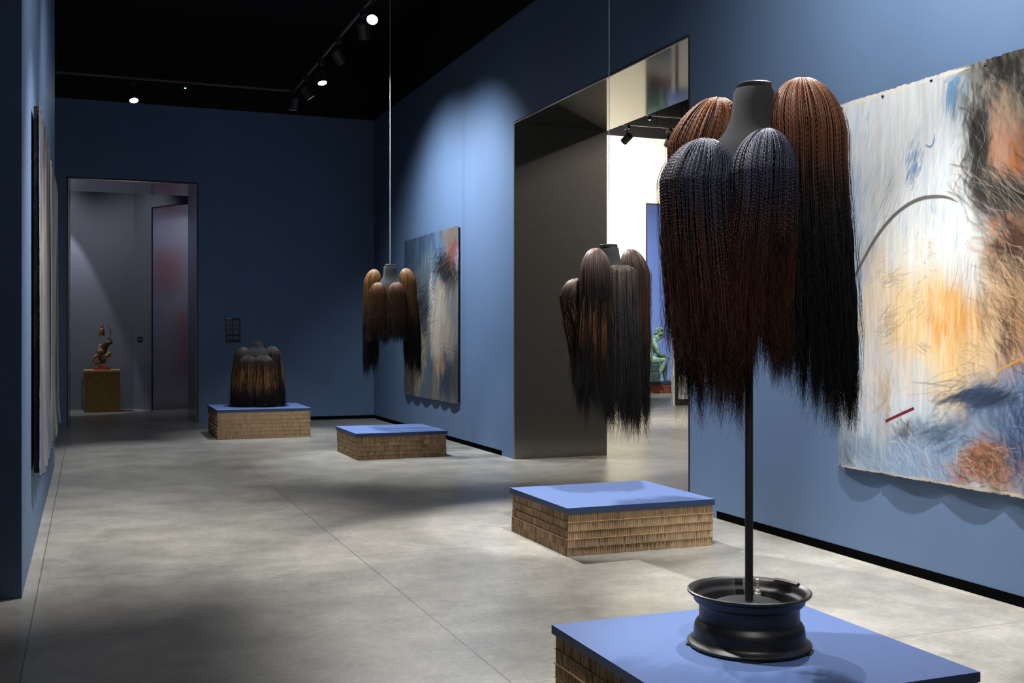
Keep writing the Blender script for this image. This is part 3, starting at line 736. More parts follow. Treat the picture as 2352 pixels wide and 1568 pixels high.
wig(c1, z1, (.225, .02), (.105, .10, .12), 1.235, .27, BLK, 52, apex=(-.025, 0), flare=(1.25, 1.2), lean=(.03, 0), ragged=.03, clump=.5, tail=.05, **kw)
wig(c1, z1, (-.105, -.10), (.130, .085, .09), 1.120, .27, BLK2, 53, apex=(.03, .03), flare=(1.25, 1.3), lean=(-.02, -.02), ragged=.03, clump=.5, tail=.05, **kw)
wig(c1, z1, (.110, -.10), (.130, .085, .09), 1.120, .27, BLK2, 54, apex=(-.03, .03), flare=(1.25, 1.3), lean=(.02, -.02), ragged=.03, clump=.5, tail=.05, **kw)
wig(c1, z1, (0, .10), (.22, .10, .10), 1.09, .27, DARK, 55, nb=200, ni=80, nl=300, mb_=30, rad=.006, lrad=.0026, flare=(1.3, 1.3), ragged=.08, tail=.12, floorz=z1 + .004)

# ------------------------------------------------------------------ wheel rim stand
XW, YW = 2.178, 3.284
ws = empty('wheel_rim_stand', (XW, YW, z4), CAMYAW, 'black steel car wheel rim with a thin black pole standing on the nearest plinth', 'stand')
prof = [(.176, .004), (.190, .000), (.206, .0), (.214, .006), (.216, .014), (.210, .020), (.199, .024), (.194, .034), (.193, .058), (.190, .074), (.183, .086), (.176, .092),
        (.1745, .100), (.1745, .140), (.178, .149), (.187, .153), (.193, .160), (.194, .174), (.199, .181), (.210, .184), (.2155, .189), (.2155, .196), (.211, .1985), (.203, .194),
        (.194, .187), (.190, .174), (.185, .165), (.176, .160), (.171, .152), (.166, .126), (.156, .113), (.143, .110), (.133, .117), (.127, .136), (.120, .147), (.102, .154), (.05, .158), (0, .158)]
rim = MB().lathe(prof, 96).build('wheel_rim', M_RIM, ws, smooth=True, sharp=50)
MB().lathe([(.0, .0015), (.172, .0015), (.186, .0005), (.186, .004), (.172, .006), (0, .006)], 64).build('bottom_plate', M_RIM, ws, smooth=True, sharp=40)
vs = MB()
vx, vy = .064, .150
vs.lathe([(0, .118), (.011, .118), (.012, .143), (.012, .149), (.0095, .151), (.0095, .156), (.008, .161), (.0048, .164), (.0044, .184), (.0064, .186), (.0064, .199), (.004, .201), (0, .201)], 16, cx=vx, cy=vy)
vs.build('valve_stem', M_CHROME, rim, smooth=True, sharp=40)
bw = MB()
pts = [(.205 * math.cos(a), .205 * math.sin(a), .199) for a in np.linspace(.52, 1.02, 14)]
b0 = len(bw.v)
for a in np.linspace(.36, .88, 18):
    for rr, zz in ((.196, .185), (.2125, .191), (.2135, .1995), (.2075, .2035), (.197, .198)):
        bw.v.append((rr * math.cos(a), rr * math.sin(a), zz))
for i in range(17):
    for k in range(5):
        bw.f.append((i * 5 + k, i * 5 + (k + 1) % 5, (i + 1) * 5 + (k + 1) % 5, (i + 1) * 5 + k))
bw.f += [tuple(range(5)), tuple(reversed(range(85, 90)))]
bw.build('balance_weight', M_LEAD, rim, smooth=False)
for a, wd_ in ((-1.75, .035), (3.13, .010), (-.50, .035)):
    ca, sa = math.cos(a), math.sin(a)
    t = MB()
    P_ = []
    for rr, hw in ((.19, wd_), (.216, wd_), (.2205, wd_ * .8), (.2225, wd_ * .4)):
        P_.append((rr, hw))
    poly = [(r_, h_) for r_, h_ in P_] + [(r_, -h_) for r_, h_ in reversed(P_)]
    t.prism([(x * ca - y * sa, x * sa + y * ca) for x, y in poly], .0005, .006)
    t.build('rim_clip', M_RIM, rim)
MB().tube([(0, 0, .150), (0, 0, 1.10 - z4 + .60)], .0142, 20).build('pole', M_BLK, ws, smooth=True, sharp=40)

# ------------------------------------------------------------------ canvases
def fbm(rng, H, W, sy, sx, octv=4):
    out = np.zeros((H, W)); amp = 1; tot = 0
    for o in range(octv):
        ny = max(2, int(H / max(sy, 1)) + 2); nx = max(2, int(W / max(sx, 1)) + 2)
        g = rng.random((ny, nx))
        yi = np.linspace(0, ny - 1.001, H); xi = np.linspace(0, nx - 1.001, W)
        y0 = yi.astype(int); x0 = xi.astype(int); fy = sstep(yi - y0)[:, None]; fx = sstep(xi - x0)[None, :]
        a = g[y0][:, x0]; b = g[y0][:, x0 + 1]; c = g[y0 + 1][:, x0]; d = g[y0 + 1][:, x0 + 1]
        out += amp * ((a * (1 - fx) + b * fx) * (1 - fy) + (c * (1 - fx) + d * fx) * fy); tot += amp
        amp *= .55; sy /= 2; sx /= 2
    return out / tot

class Painter:
    """a canvas of W x H cells; points are given in metres from the lower left corner"""
    def __init__(s, wm, hm, res, seed):
        s.wm, s.hm, s.res = wm, hm, res; s.W = int(wm / res); s.H = int(hm / res); s.rng = np.random.default_rng(seed)
        s.img = np.zeros((s.H, s.W, 3))
        s.X, s.Y = np.meshgrid((np.arange(s.W) + .5) * res, (np.arange(s.H) + .5) * res)
        r = s.rng
        s.warpx = (fbm(r, s.H, s.W, .25 / res, .2 / res) - .5) * .30
        s.warpy = (fbm(r, s.H, s.W, .35 / res, .2 / res) - .5) * .36
        s.streak = fbm(r, s.H, s.W, .8 / res, .05 / res, 4)
        s.fine = fbm(r, s.H, s.W, .25 / res, .010 / res, 3)
    def field(s, blobs, base, power=1.0):
        Wt = np.full((s.H, s.W), .10); A = np.ones((s.H, s.W, 3)) * np.array(s2l(base)) * .10
        for (x, y, sx, sy, col, k) in blobs:
            d = ((s.X + s.warpx - x) / sx) ** 2 + ((s.Y + s.warpy - y) / sy) ** 2
            g = k * np.exp(-d * 1.3)
            g = g * (.45 + 1.1 * s.streak)
            Wt += g; A += g[..., None] * np.array(s2l(col))
        s.img = A / Wt[..., None]
        s.img *= (1 + (s.streak - .5) * .25 + (s.fine - .5) * .34)[..., None]
    def stroke(s, pts, wd, col, alpha=.8, bristle=.5, taper=True):
        P = np.array(pts, float)
        if len(P) > 2: P = bez(P, 6 * len(P))
        pad = wd + 2 * s.res
        x0 = max(0, int((P[:, 0].min() - pad) / s.res)); x1 = min(s.W, int((P[:, 0].max() + pad) / s.res) + 1)
        y0 = max(0, int((P[:, 1].min() - pad) / s.res)); y1 = min(s.H, int((P[:, 1].max() + pad) / s.res) + 1)
        if x1 <= x0 or y1 <= y0: return
        X = s.X[y0:y1, x0:x1]; Y = s.Y[y0:y1, x0:x1]
        best = np.full(X.shape, 1e9); tb = np.zeros(X.shape); side = np.zeros(X.shape)
        n = len(P) - 1
        for i in range(n):
            a, b = P[i], P[i + 1]; d = b - a; L2 = d @ d + 1e-12
            t = np.clip(((X - a[0]) * d[0] + (Y - a[1]) * d[1]) / L2, 0, 1)
            dx = X - a[0] - t * d[0]; dy = Y - a[1] - t * d[1]; dd = np.sqrt(dx * dx + dy * dy)
            m = dd < best
            best[m] = dd[m]; tb[m] = ((i + t) / n)[m]; side[m] = (np.sign(d[0] * dy - d[1] * dx) * dd)[m]
        tu = None
        if not taper:
            a, b = P[0], P[-1]; d = b - a; tu = ((X - a[0]) * d[0] + (Y - a[1]) * d[1]) / (d @ d)
        hw = wd / 2 * ((1 - np.abs(2 * tb - 1) ** 3) * .85 + .15 if taper else 1)
        a = np.clip((hw - best) / (s.res * 1.0) + .5, 0, 1) * alpha
        if tu is not None: a = a * ((tu > 0) & (tu < 1))
        if bristle and wd > 3 * s.res:
            k = np.clip(((side / wd + .5) * 12).astype(int), 0, 23)
            br = s.rng.uniform(1 - bristle, 1, 24)[k] * (.7 + .6 * s.rng.random() )
            a = a * np.clip(br, 0, 1)
        s.img[y0:y1, x0:x1] = s.img[y0:y1, x0:x1] * (1 - a[..., None]) + np.array(s2l(col)) * a[..., None]
    def soften(s, x0, x1, y0, y1, passes, mix):
        a, b, c, d = [int(v / s.res) for v in (x0, x1, y0, y1)]
        a, c = max(a, 0), max(c, 0)
        I = s.img[c:d, a:b].copy(); J = I.copy()
        for _ in range(passes):
            J[1:-1] = (J[:-2] + J[1:-1] * 2 + J[2:]) / 4; J[:, 1:-1] = (J[:, :-2] + J[:, 1:-1] * 2 + J[:, 2:]) / 4
        f = np.clip((np.arange(a, b) - a) / (.12 / s.res), 0, 1)[None, :, None] * mix
        s.img[c:d, a:b] = I * (1 - f) + J * f
    def hatch(s, cx, cy, w_, h_, ang, length, n, cols, wd=(.003, .01), alpha=.6, bend=.15, spread=.25):
        for i in range(n):
            x = cx + s.rng.normal() * w_; y = cy + s.rng.normal() * h_; a = ang + s.rng.normal() * spread; L_ = length * s.rng.uniform(.4, 1.3)
            dx, dy = math.cos(a) * L_ / 2, math.sin(a) * L_ / 2; bx, by = -dy * bend * s.rng.normal(), dx * bend * s.rng.normal()
            s.stroke([(x - dx, y - dy), (x + bx, y + by), (x + dx, y + dy)], s.rng.uniform(*wd), cols[s.rng.integers(len(cols))], alpha * s.rng.uniform(.4, 1))

def canvas(name, label, x, ya, yb, z0, z1, P, parent=None, normal=-1, bow=.03, ragged=.006, seed=3, backing=None, cat='painting', pins=(), off=.012, bowtop=.0, gain=.62, gam=1.0, desat=.12, pinr=1.0):
    """hung cloth on a wall plane x; column 0 at y=ya, last at y=yb; normal is the x direction it faces"""
    rng = np.random.default_rng(seed)
    yc, zc = (ya + yb) / 2, z0
    lum = P.img @ np.array([.3, .59, .11])
    P.img = P.img * (1 - desat) + lum[..., None] * desat
    o = empty(name, (x, yc, zc), label=label, cat=cat)
    H, W = P.H, P.W
    u = np.linspace(0, 1, W); v = np.linspace(0, 1, H)
    U, V = np.meshgrid(u, v)
    def rag(n, amp):
        return amp * (np.interp(np.arange(n), np.arange(0, n + 6, 6), rng.normal(0, 1, len(np.arange(0, n + 6, 6)))) * .6 + rng.normal(0, .4, n))
    hgt = z1 - z0
    Yw = ya + (yb - ya) * U - yc
    Zw = hgt * V
    top, bot = rag(W, ragged), rag(W, ragged)
    ed = np.exp(-(1 - V) / .02); eb = np.exp(-V / .02)
    Zw = Zw + top[None, :] * ed + bot[None, :] * eb
    l_, r_ = rag(H, ragged * .7), rag(H, ragged * .7)
    Yw = Yw + l_[:, None] * np.exp(-U / .02) + r_[:, None] * np.exp(-(1 - U) / .02)
    np_ = max(2, round(abs(yb - ya) / .42))
    wave = np.abs(np.sin(math.pi * U * np_ + .25 * np.sin(U * 9))) 
    D = off + bow * wave * np.exp(-V / .12) + bowtop * wave * np.exp(-(1 - V) / .1) + .003 * np.sin(U * 7 + V * 4)
    Xw = normal * D
    n = H * W
    idx = np.arange(n).reshape(H, W)
    Q = np.stack([idx[:-1, :-1], idx[:-1, 1:], idx[1:, 1:], idx[1:, :-1]], -1).reshape(-1, 4)
    F = np.stack([Xw, Yw, Zw], -1).reshape(-1, 3)
    ob = np_mesh('canvas', F, Q, M_CANVAS, o, smooth=True, colors=np.clip(gain * np.clip(P.img, 0, 1) ** gam, .002, .64).reshape(-1, 3))
    md = ob.modifiers.new('thickness', 'SOLIDIFY'); md.thickness = .003; md.offset = 0
    if backing:
        t0, t1 = backing
        MB().box(min(normal * t0, normal * t1), max(normal * t0, normal * t1), min(ya, yb) - yc + .01, max(ya, yb) - yc - .01, .02, hgt - .02).build('backing_board', M_CANVBACK, o)
    for (py, pz) in pins:
        q = MB().lathe([(0, .012), (.006, .010), (.011, .003), (.011, -.001), (0, -.001)], 12)
        q.v = [(normal * (off + .004 + zz * pinr), py - yc + xx, pz - z0 + yy * pinr) for xx, yy, zz in q.v]
        q.build('pin', M_BLK, o, smooth=True)
    return o

# big canvas on the right wall
YA, YE, ZA, ZE = 5.705, 3.55, .566, 2.858
P = Painter(YA - YE, ZE - ZA, .0028, 7)
def q_(u, v):
    p = pix_x(u, v, XR - .02); return (YA - p[1], p[2] - ZA)
def bl(u, v, su, sv, col, k=1.0):
    x, y = q_(u, v); x2, y2 = q_(u + su, v); _, y3 = q_(u, v + sv)
    return (x, y, abs(x2 - x), abs(y3 - y), col, k)
P.field([
    bl(1960, 300, 60, 110, (228, 234, 240), 1.2), bl(2060, 300, 90, 110, (226, 230, 232), 1.2), bl(2150, 300, 70, 120, (214, 220, 224), 1), bl(1955, 560, 35, 170, (140, 178, 214), 1.3),
    bl(2020, 460, 60, 80, (226, 228, 228), 1), bl(2120, 560, 80, 70, (222, 226, 226), 1.1), bl(2230, 560, 50, 70, (222, 226, 226), 1.2), bl(2060, 560, 40, 60, (226, 224, 218), .8),
    bl(2080, 700, 70, 120, (228, 196, 140), .9), bl(2180, 740, 70, 70, (224, 178, 104), 1.0), bl(2150, 765, 34, 30, (214, 146, 58), 1.2), bl(2195, 715, 40, 50, (220, 150, 60), 1.3),
    bl(2200, 830, 90, 60, (238, 204, 146), 1.3), bl(2280, 760, 50, 70, (228, 190, 140), 1.0), bl(2020, 720, 40, 130, (212, 196, 178), 1), bl(2000, 850, 60, 90, (206, 202, 204), 1),
    bl(1955, 800, 30, 120, (170, 190, 206), 1), bl(2060, 880, 60, 60, (212, 216, 220), 1), bl(2110, 920, 60, 50, (200, 210, 220), 1), bl(2035, 920, 18, 70, (184, 164, 140), .9),
    bl(2180, 880, 40, 50, (232, 212, 178), 1), bl(2250, 860, 50, 30, (226, 196, 168), .9),
    bl(2240, 180, 45, 60, (120, 120, 116), 1.2), bl(2330, 170, 50, 70, (62, 60, 56), 1.8), bl(2250, 320, 25, 90, (70, 70, 70), 1.7), bl(2235, 420, 25, 40, (96, 96, 96), 1.2), bl(2300, 440, 60, 40, (70, 66, 62), 1.5),
    bl(2300, 320, 30, 70, (202, 150, 124), 1.6), bl(2340, 360, 20, 50, (206, 128, 62), 1.6), bl(2320, 240, 40, 40, (176, 158, 134), 1.3), bl(2345, 500, 30, 50, (150, 108, 80), 1.4),
    bl(2300, 510, 25, 25, (186, 124, 84), 1.2), bl(2320, 600, 55, 50, (146, 116, 94), 1.6), bl(2320, 720, 50, 90, (196, 154, 112), 1.6), bl(2345, 830, 30, 50, (206, 152, 116), 1.2), bl(2260, 620, 20, 80, (216, 186, 140), .9),
    bl(2160, 985, 60, 30, (110, 132, 160), 1.6), bl(2260, 930, 70, 30, (88, 112, 148), 2.0), bl(2340, 890, 50, 40, (128, 152, 190), 1.8), bl(2340, 1010, 40, 70, (84, 108, 146), 1.8), bl(2270, 890, 60, 20, (146, 152, 160), 1.1),
    bl(2220, 1000, 60, 30, (136, 162, 194), 1.4), bl(2240, 1075, 50, 40, (160, 116, 92), 1.8), bl(2290, 1060, 40, 50, (178, 132, 102), 1.8), bl(2180, 1060, 45, 45, (140, 166, 198), 1.5),
    bl(1960, 1030, 50, 40, (130, 146, 166), 1.5), bl(2030, 1040, 60, 50, (152, 172, 192), 1.5), bl(2090, 1040, 50, 50, (136, 160, 188), 1.4), bl(1980, 960, 50, 40, (186, 200, 212), 1.2), bl(2080, 985, 20, 25, (112, 116, 128), .8),
    bl(2440, 250, 70, 110, (92, 88, 84), 1.6), bl(2470, 480, 80, 110, (186, 138, 104), 1.6), bl(2540, 330, 80, 130, (150, 160, 170), 1.2), bl(2460, 720, 80, 120, (150, 116, 92), 1.5), bl(2560, 640, 70, 150, (206, 182, 150), 1.2),
    bl(2470, 930, 90, 70, (96, 120, 156), 1.8), bl(2580, 900, 70, 110, (176, 188, 198), 1.2), bl(2450, 1090, 90, 50, (142, 112, 92), 1.6), bl(2640, 500, 70, 260, (196, 202, 208), 1.2),
], (205, 208, 210))
def ps(pts, px, col, alpha=.8, bristle=.5, taper=True):
    k = [q_(u, v) for u, v in pts]
    u0, v0 = pts[0]; sc = abs(q_(u0, v0 + 10)[1] - q_(u0, v0)[1]) / 10
    P.stroke(k, px * sc, col, alpha, bristle, taper)
R_ = P.rng
# long vertical brushing over the pale side
for i in range(420):
    u = R_.uniform(1925, 2230); v = R_.uniform(240, 620); L_ = R_.uniform(40, 150)
    c = [(236, 240, 244), (214, 224, 234), (240, 238, 232), (186, 208, 230), (226, 220, 208)][R_.choice(5, p=[.34, .24, .2, .12, .1])]
    ps([(u, v - L_ / 2), (u + R_.normal() * 4, v), (u - R_.normal() * 6 - 4, v + L_ / 2)], R_.uniform(3, 16), c, R_.uniform(.12, .42), .7)
for i in range(320):
    u = R_.uniform(1990, 2270); v = R_.uniform(560, 900); L_ = R_.uniform(30, 110)
    c = [(240, 216, 168), (232, 186, 106), (236, 228, 212), (214, 150, 62), (226, 200, 168)][R_.choice(5, p=[.34, .18, .26, .08, .14])]
    ps([(u, v - L_ / 2), (u + R_.normal() * 3, v), (u + R_.normal() * 4, v + L_ / 2)], R_.uniform(3, 12), c, R_.uniform(.1, .35), .7)
for i in range(200):
    u = R_.uniform(1930, 2040); v = R_.uniform(560, 1000); L_ = R_.uniform(30, 120)
    c = [(170, 192, 212), (214, 220, 226), (196, 170, 160), (150, 178, 206), (222, 216, 208)][R_.integers(5)]
    ps([(u, v - L_ / 2), (u + R_.normal() * 3, v + L_ / 2)], R_.uniform(3, 10), c, R_.uniform(.12, .35), .7)
for i in range(330):
    u = R_.uniform(1930, 2352); v = R_.uniform(930, 1100); L_ = R_.uniform(25, 90); a = R_.normal(1.2, .35)
    c = [(182, 196, 210), (120, 146, 178), (90, 112, 146), (206, 212, 218), (146, 160, 176)][R_.integers(5)]
    if u > 2210 and v > 1030: c = [(176, 122, 92), (206, 164, 128), (92, 76, 64), (190, 104, 72)][R_.integers(4)]
    ps([(u, v), (u + L_ * math.cos(a) * .6, v + L_ * math.sin(a) * .5)], R_.uniform(2, 9), c, R_.uniform(.15, .45), .7)
for i in range(260):
    u = R_.uniform(1930, 2230); v = R_.uniform(245, 560); L_ = R_.uniform(20, 90)
    c = [(246, 248, 250), (172, 206, 236), (150, 190, 226), (238, 232, 220)][R_.choice(4, p=[.5, .22, .12, .16])]
    ps([(u + 3, v - L_ / 2), (u + R_.normal() * 3, v), (u - 5, v + L_ / 2)], R_.uniform(1.5, 7), c, R_.uniform(.25, .6), .85)
# blue passages
for i in range(26):
    u = 2190 + R_.normal() * 10; ps([(u + 14, 178 + R_.normal() * 6), (u + 4, 200), (u - 2, 262 + R_.normal() * 12)], R_.uniform(3, 9), (104 + R_.normal() * 14, 150 + R_.normal() * 10, 194), .5, .6)
ps([(2168, 192), (2185, 182), (2215, 172)], 12, (120, 160, 196), .6)
for i in range(40):
    u = 2102 + R_.normal() * 9; v = 385 + R_.normal() * 24
    ps([(u + 4, v - 14), (u, v), (u - 4, v + 14)], R_.uniform(3, 8), (92 + R_.normal() * 16, 136 + R_.normal() * 12, 182), .5, .6)
for i in range(5): ps([(2128 + R_.normal() * 5, 332 + R_.normal() * 3), (2140, 337), (2149, 316 + R_.normal() * 8)], R_.uniform(2, 6), (104, 140, 180), .45)
ps([(2137, 470), (2144, 490)], 8, (140, 176, 210), .6)
# charcoal cloud and hair-like marks on the right
def mark(cu, cv, su, sv, ang, L_, n, cols, wd=(1, 3.5), alpha=.6, bend=.2, spr=.3):
    for i in range(n):
        u = cu + R_.normal() * su; v = cv + R_.normal() * sv; a = ang + R_.normal() * spr; l2 = L_ * R_.uniform(.4, 1.3) / 2; b = bend * R_.normal() * l2
        du, dv = math.cos(a) * l2, math.sin(a) * l2
        ps([(u - du, v - dv), (u - math.sin(a) * b, v + math.cos(a) * b), (u + du, v + dv)], R_.uniform(*wd), cols[R_.integers(len(cols))], alpha * R_.uniform(.4, 1), .3)
BK = [(40, 38, 37), (60, 57, 54), (86, 82, 78)]
mark(2250, 300, 15, 62, 1.5, 50, 320, BK + [(120, 118, 114)], (2, 12), .6)
mark(2320, 165, 32, 40, 1.3, 60, 320, BK + [(110, 106, 100), (140, 136, 130)], (2, 14), .55)
mark(2235, 400, 14, 34, 1.7, 40, 90, BK, (2, 7), .4)
mark(2300, 440, 42, 28, .75, 70, 300, BK + [(130, 124, 118), (176, 168, 158)], (1.5, 8), .55)
mark(2280, 200, 30, 40, 1.2, 60, 90, [(170, 168, 162), (200, 198, 192), (150, 148, 142)], (1.5, 4), .4)
mark(2302, 310, 14, 46, 1.45, 60, 160, [(214, 164, 140), (196, 140, 108), (226, 188, 164)], (2, 8), .4)
mark(2340, 340, 10, 40, 1.4, 60, 60, [(216, 140, 70), (196, 110, 50), (120, 92, 70)], (2, 7), .5)
mark(2310, 250, 24, 34, 1.2, 70, 80, [(196, 180, 152), (170, 150, 120), (110, 104, 96)], (1.5, 5), .45)
mark(2310, 560, 30, 34, .6, 50, 260, [(60, 52, 46), (100, 84, 70), (196, 150, 112), (176, 110, 72)], (1.5, 7), .5)
mark(2325, 590, 24, 14, .1, 30, 140, [(70, 64, 58), (176, 164, 146), (120, 108, 96)], (1, 3), .5, .5, .9)
mark(2315, 720, 26, 66, 1.0, 54, 380, [(60, 52, 48), (110, 78, 60), (216, 172, 130), (96, 84, 76), (232, 204, 170)], (1.2, 5), .5)
mark(2262, 690, 8, 60, 1.25, 50, 60, BK, (1, 3.5), .5)
mark(2305, 780, 12, 30, 1.3, 40, 60, BK, (2, 7), .5)
mark(2275, 800, 18, 40, .95, 80, 50, [(236, 214, 184), (222, 190, 150)], (2, 6), .5)
mark(2262, 900, 60, 16, -.42, 80, 150, [(96, 96, 96), (70, 84, 110), (150, 160, 172), (120, 140, 172)], (1.2, 5), .45)
mark(2262, 918, 28, 9, -.35, 70, 80, [(58, 70, 92), (74, 88, 112), (84, 104, 140)], (4, 12), .4)
mark(2160, 990, 24, 16, -.5, 50, 70, [(80, 90, 106), (104, 124, 150)], (4, 11), .35)
mark(2335, 1000, 14, 60, 1.35, 90, 90, [(56, 72, 100), (90, 116, 158), (140, 164, 198)], (2, 9), .45)
mark(2270, 1060, 36, 30, .7, 40, 380, [(80, 66, 56), (60, 52, 46), (206, 160, 126), (190, 96, 62), (150, 110, 84)], (1.2, 6), .5, .6, .7)
mark(2082, 985, 10, 12, 1.3, 30, 50, [(80, 80, 90), (104, 106, 118)], (2, 7), .5)
mark(2035, 900, 12, 30, 1.5, 50, 40, [(180, 158, 132), (190, 172, 150)], (4, 10), .4)
mark(1945, 1050, 14, 18, 1.2, 40, 60, [(84, 90, 100), (110, 124, 142)], (3, 9), .35)
mark(2090, 1040, 22, 24, 1.1, 46, 60, [(96, 120, 158), (130, 156, 190), (206, 212, 218)], (2, 7), .4)
x_, y_ = q_(2205, 640)
P.soften(x_, P.wm, .02, P.hm, 14, .55)
DK = [(30, 28, 27), (44, 41, 39), (58, 54, 50)]
mark(2318, 150, 30, 26, 1.4, 44, 150, DK, (4, 14), .5, .2, .4)
mark(2248, 330, 10, 50, 1.5, 44, 130, DK, (3, 10), .5, .2, .25)
mark(2300, 450, 34, 20, .8, 56, 130, DK, (3, 9), .5, .2, .2)
mark(2330, 560, 18, 30, .9, 44, 90, [(70, 52, 42), (48, 42, 38), (120, 76, 52)], (3, 9), .5, .2, .4)
mark(2325, 760, 16, 50, 1.1, 50, 90, [(58, 50, 46), (140, 96, 66), (184, 130, 90)], (2, 7), .5, .2, .3)
mark(2250, 912, 40, 9, -.38, 70, 90, [(44, 56, 78), (62, 80, 112)], (4, 12), .5, .2, .15)
mark(2338, 990, 12, 60, 1.4, 80, 70, [(44, 58, 86), (70, 96, 140)], (3, 9), .5, .2, .15)
mark(2262, 320, 16, 70, 1.5, 50, 120, BK + [(196, 190, 180)], (1, 3), .4, .2, .3)
mark(2310, 440, 40, 30, .75, 80, 140, BK + [(216, 206, 190)], (1, 3), .45, .15, .2)
mark(2320, 640, 24, 90, 1.0, 50, 220, [(56, 48, 44), (96, 72, 56), (230, 206, 172)], (1, 3), .5, .2, .4)
mark(2270, 1060, 34, 28, .8, 36, 140, [(60, 52, 46), (214, 176, 140)], (1, 3), .5, .4, .6)
mark(2430, 300, 30, 80, 1.3, 60, 160, BK, (2, 9), .5)
mark(2450, 600, 36, 120, 1.1, 60, 220, [(70, 60, 52), (150, 110, 82), (210, 170, 130)], (2, 8), .5)
mark(2460, 930, 50, 50, .2, 80, 120, [(70, 88, 120), (120, 146, 182), (60, 66, 80)], (2, 9), .5)
# fine pencil marks
GR = [(110, 106, 104), (90, 87, 86), (130, 124, 118)]
mark(2040, 470, 26, 40, 1.95, 110, 46, GR, (.6, 1.5), .4, .05, .08)
mark(1985, 590, 16, 26, 1.7, 90, 30, GR, (.6, 1.5), .4, .1, .1)
mark(2045, 640, 16, 10, -.5, 34, 34, GR, (.6, 1.6), .55, .2, .15)
mark(2045, 745, 11, 30, -.65, 32, 80, GR, (.6, 1.6), .55, .3, .2)
mark(2105, 700, 12, 26, -.7, 26, 40, GR, (.6, 1.8), .5, .3, .25)
mark(2125, 800, 10, 7, .7, 24, 26, GR, (.6, 1.5), .5, .3, .15)
mark(2230, 825, 14, 22, .5, 40, 60, GR, (.6, 1.5), .5, .5, .5)
mark(2222, 640, 24, 34, 1.75, 60, 70, GR, (.6, 1.6), .4, .1, .12)
mark(2135, 590, 8, 22, 1.0, 16, 26, GR, (.6, 1.5), .5, .4, .5)
mark(2060, 570, 46, 60, -.6, 40, 16, GR, (.6, 1.2), .35, .3, .3)
# the bold arc, yellow line, crimson bar, pale hems
arc = [(2198, 465), (2176, 455), (2150, 452), (2118, 456), (2085, 470), (2050, 500), (2015, 545), (1985, 596), (1960, 645), (1945, 680)]
for i in range(5): ps([(u + R_.normal() * 1, v + R_.normal() * 1) for u, v in arc], 9, (92, 90, 86), .42, .4)
ps([(1925, 255), (2140, 190), (2240, 158), (2352, 122)], 9, (196, 190, 176), .0)
for i in range(60):
    t = R_.random(); u = 1925 + 300 * t; v = 249 - (u - 1925) * .305
    ps([(u - 12, v + 4), (u + 12, v - 4)], R_.uniform(3, 8), (240, 232, 216), .5)
for i in range(110):
    u = R_.uniform(1930, 2352); v = 1068 + (u - 1925) * .160
    ps([(u - 16, v - 2), (u + 16, v + 3)], R_.uniform(3, 9), [(204, 196, 182), (186, 180, 170), (150, 144, 136)][R_.integers(3)], .5)
ps([(2288, 851), (2352, 822)], 4, (220, 170, 52), .95, 0, False)
ps([(2037, 967), (2102, 937)], 7.0, (120, 8, 42), 1.0, 0, False)
pins = []
for u, v in ((1935, 249), (2029, 221), (2141, 185), (2266, 150), (1932, 1068), (2027, 1086), (2139, 1105), (2264, 1124)):
    p = pix_x(u, v, XR - .02); pins.append((p[1], p[2]))
canvas('painting', 'large loose canvas at the right edge in white, orange and charcoal with a crimson bar', XR, YA, YE, ZA, ZE, P, bow=.022, pins=pins, seed=8, off=.022, ragged=.003, gain=.70, gam=1.12, desat=0, pinr=.65)

# second canvas near the corner
YA, YE, ZA, ZE = 15.86, 13.30, .505, 2.80
P = Painter(YA - YE, ZE - ZA, .007, 9); R_ = P.rng
P.field([
    bl(945, 590, 20, 40, (74, 112, 150), 1.4), bl(975, 560, 24, 30, (70, 118, 166), 1.4), bl(1005, 580, 18, 40, (108, 160, 206), 1.5), bl(985, 620, 20, 40, (120, 148, 170), 1.2), bl(940, 660, 12, 40, (150, 122, 92), 1),
    bl(1030, 545, 14, 20, (160, 138, 122), 1.3), bl(1036, 590, 9, 20, (184, 96, 84), 1.8), bl(1050, 600, 5, 12, (190, 160, 196), 1.4), bl(1020, 620, 12, 24, (60, 58, 60), 1.6), bl(1040, 640, 12, 24, (110, 96, 92), 1.2),
    bl(995, 690, 5, 60, (226, 226, 222), 1.2), bl(970, 700, 14, 40, (96, 112, 126), 1.2), bl(1008, 740, 14, 70, (216, 202, 178), 1.8), bl(1040, 700, 12, 60, (142, 148, 150), 1.3), bl(1025, 760, 14, 50, (190, 172, 146), 1.2),
    bl(950, 760, 14, 60, (92, 94, 94), 1.2), bl(968, 830, 10, 50, (196, 178, 146), 1.4), bl(940, 860, 10, 50, (118, 102, 88), 1.5), bl(985, 870, 8, 40, (92, 132, 166), 1.4), bl(1010, 840, 10, 24, (204, 160, 108), 1.4),
    bl(1030, 870, 12, 36, (62, 84, 116), 1.5), bl(1050, 860, 6, 50, (96, 92, 92), 1.2), bl(1000, 890, 14, 20, (140, 134, 122), 1.2)], (130, 134, 138))
for i in range(420):
    u = R_.uniform(932, 1053); v = R_.uniform(540, 915); L_ = R_.uniform(20, 70)
    c = [(206, 204, 194), (84, 118, 150), (60, 62, 66), (168, 150, 124), (120, 150, 178)][R_.integers(5)]
    ps([(u + 2, v - L_ / 2), (u + R_.normal() * 2, v), (u - 3, v + L_ / 2)], R_.uniform(1.2, 4), c, R_.uniform(.1, .35), .5)
mark(1020, 612, 8, 14, 2.1, 34, 150, BK, (1, 4), .7, .4, .4)
mark(1040, 625, 8, 16, 1.6, 34, 90, BK, (2, 5), .5, .3, .4)
mark(972, 715, 10, 26, 2.1, 36, 170, BK, (.8, 2.4), .75, .3, .3)
mark(998, 660, 5, 14, .5, 20, 30, BK, (.8, 1.6), .5, .3, .4)
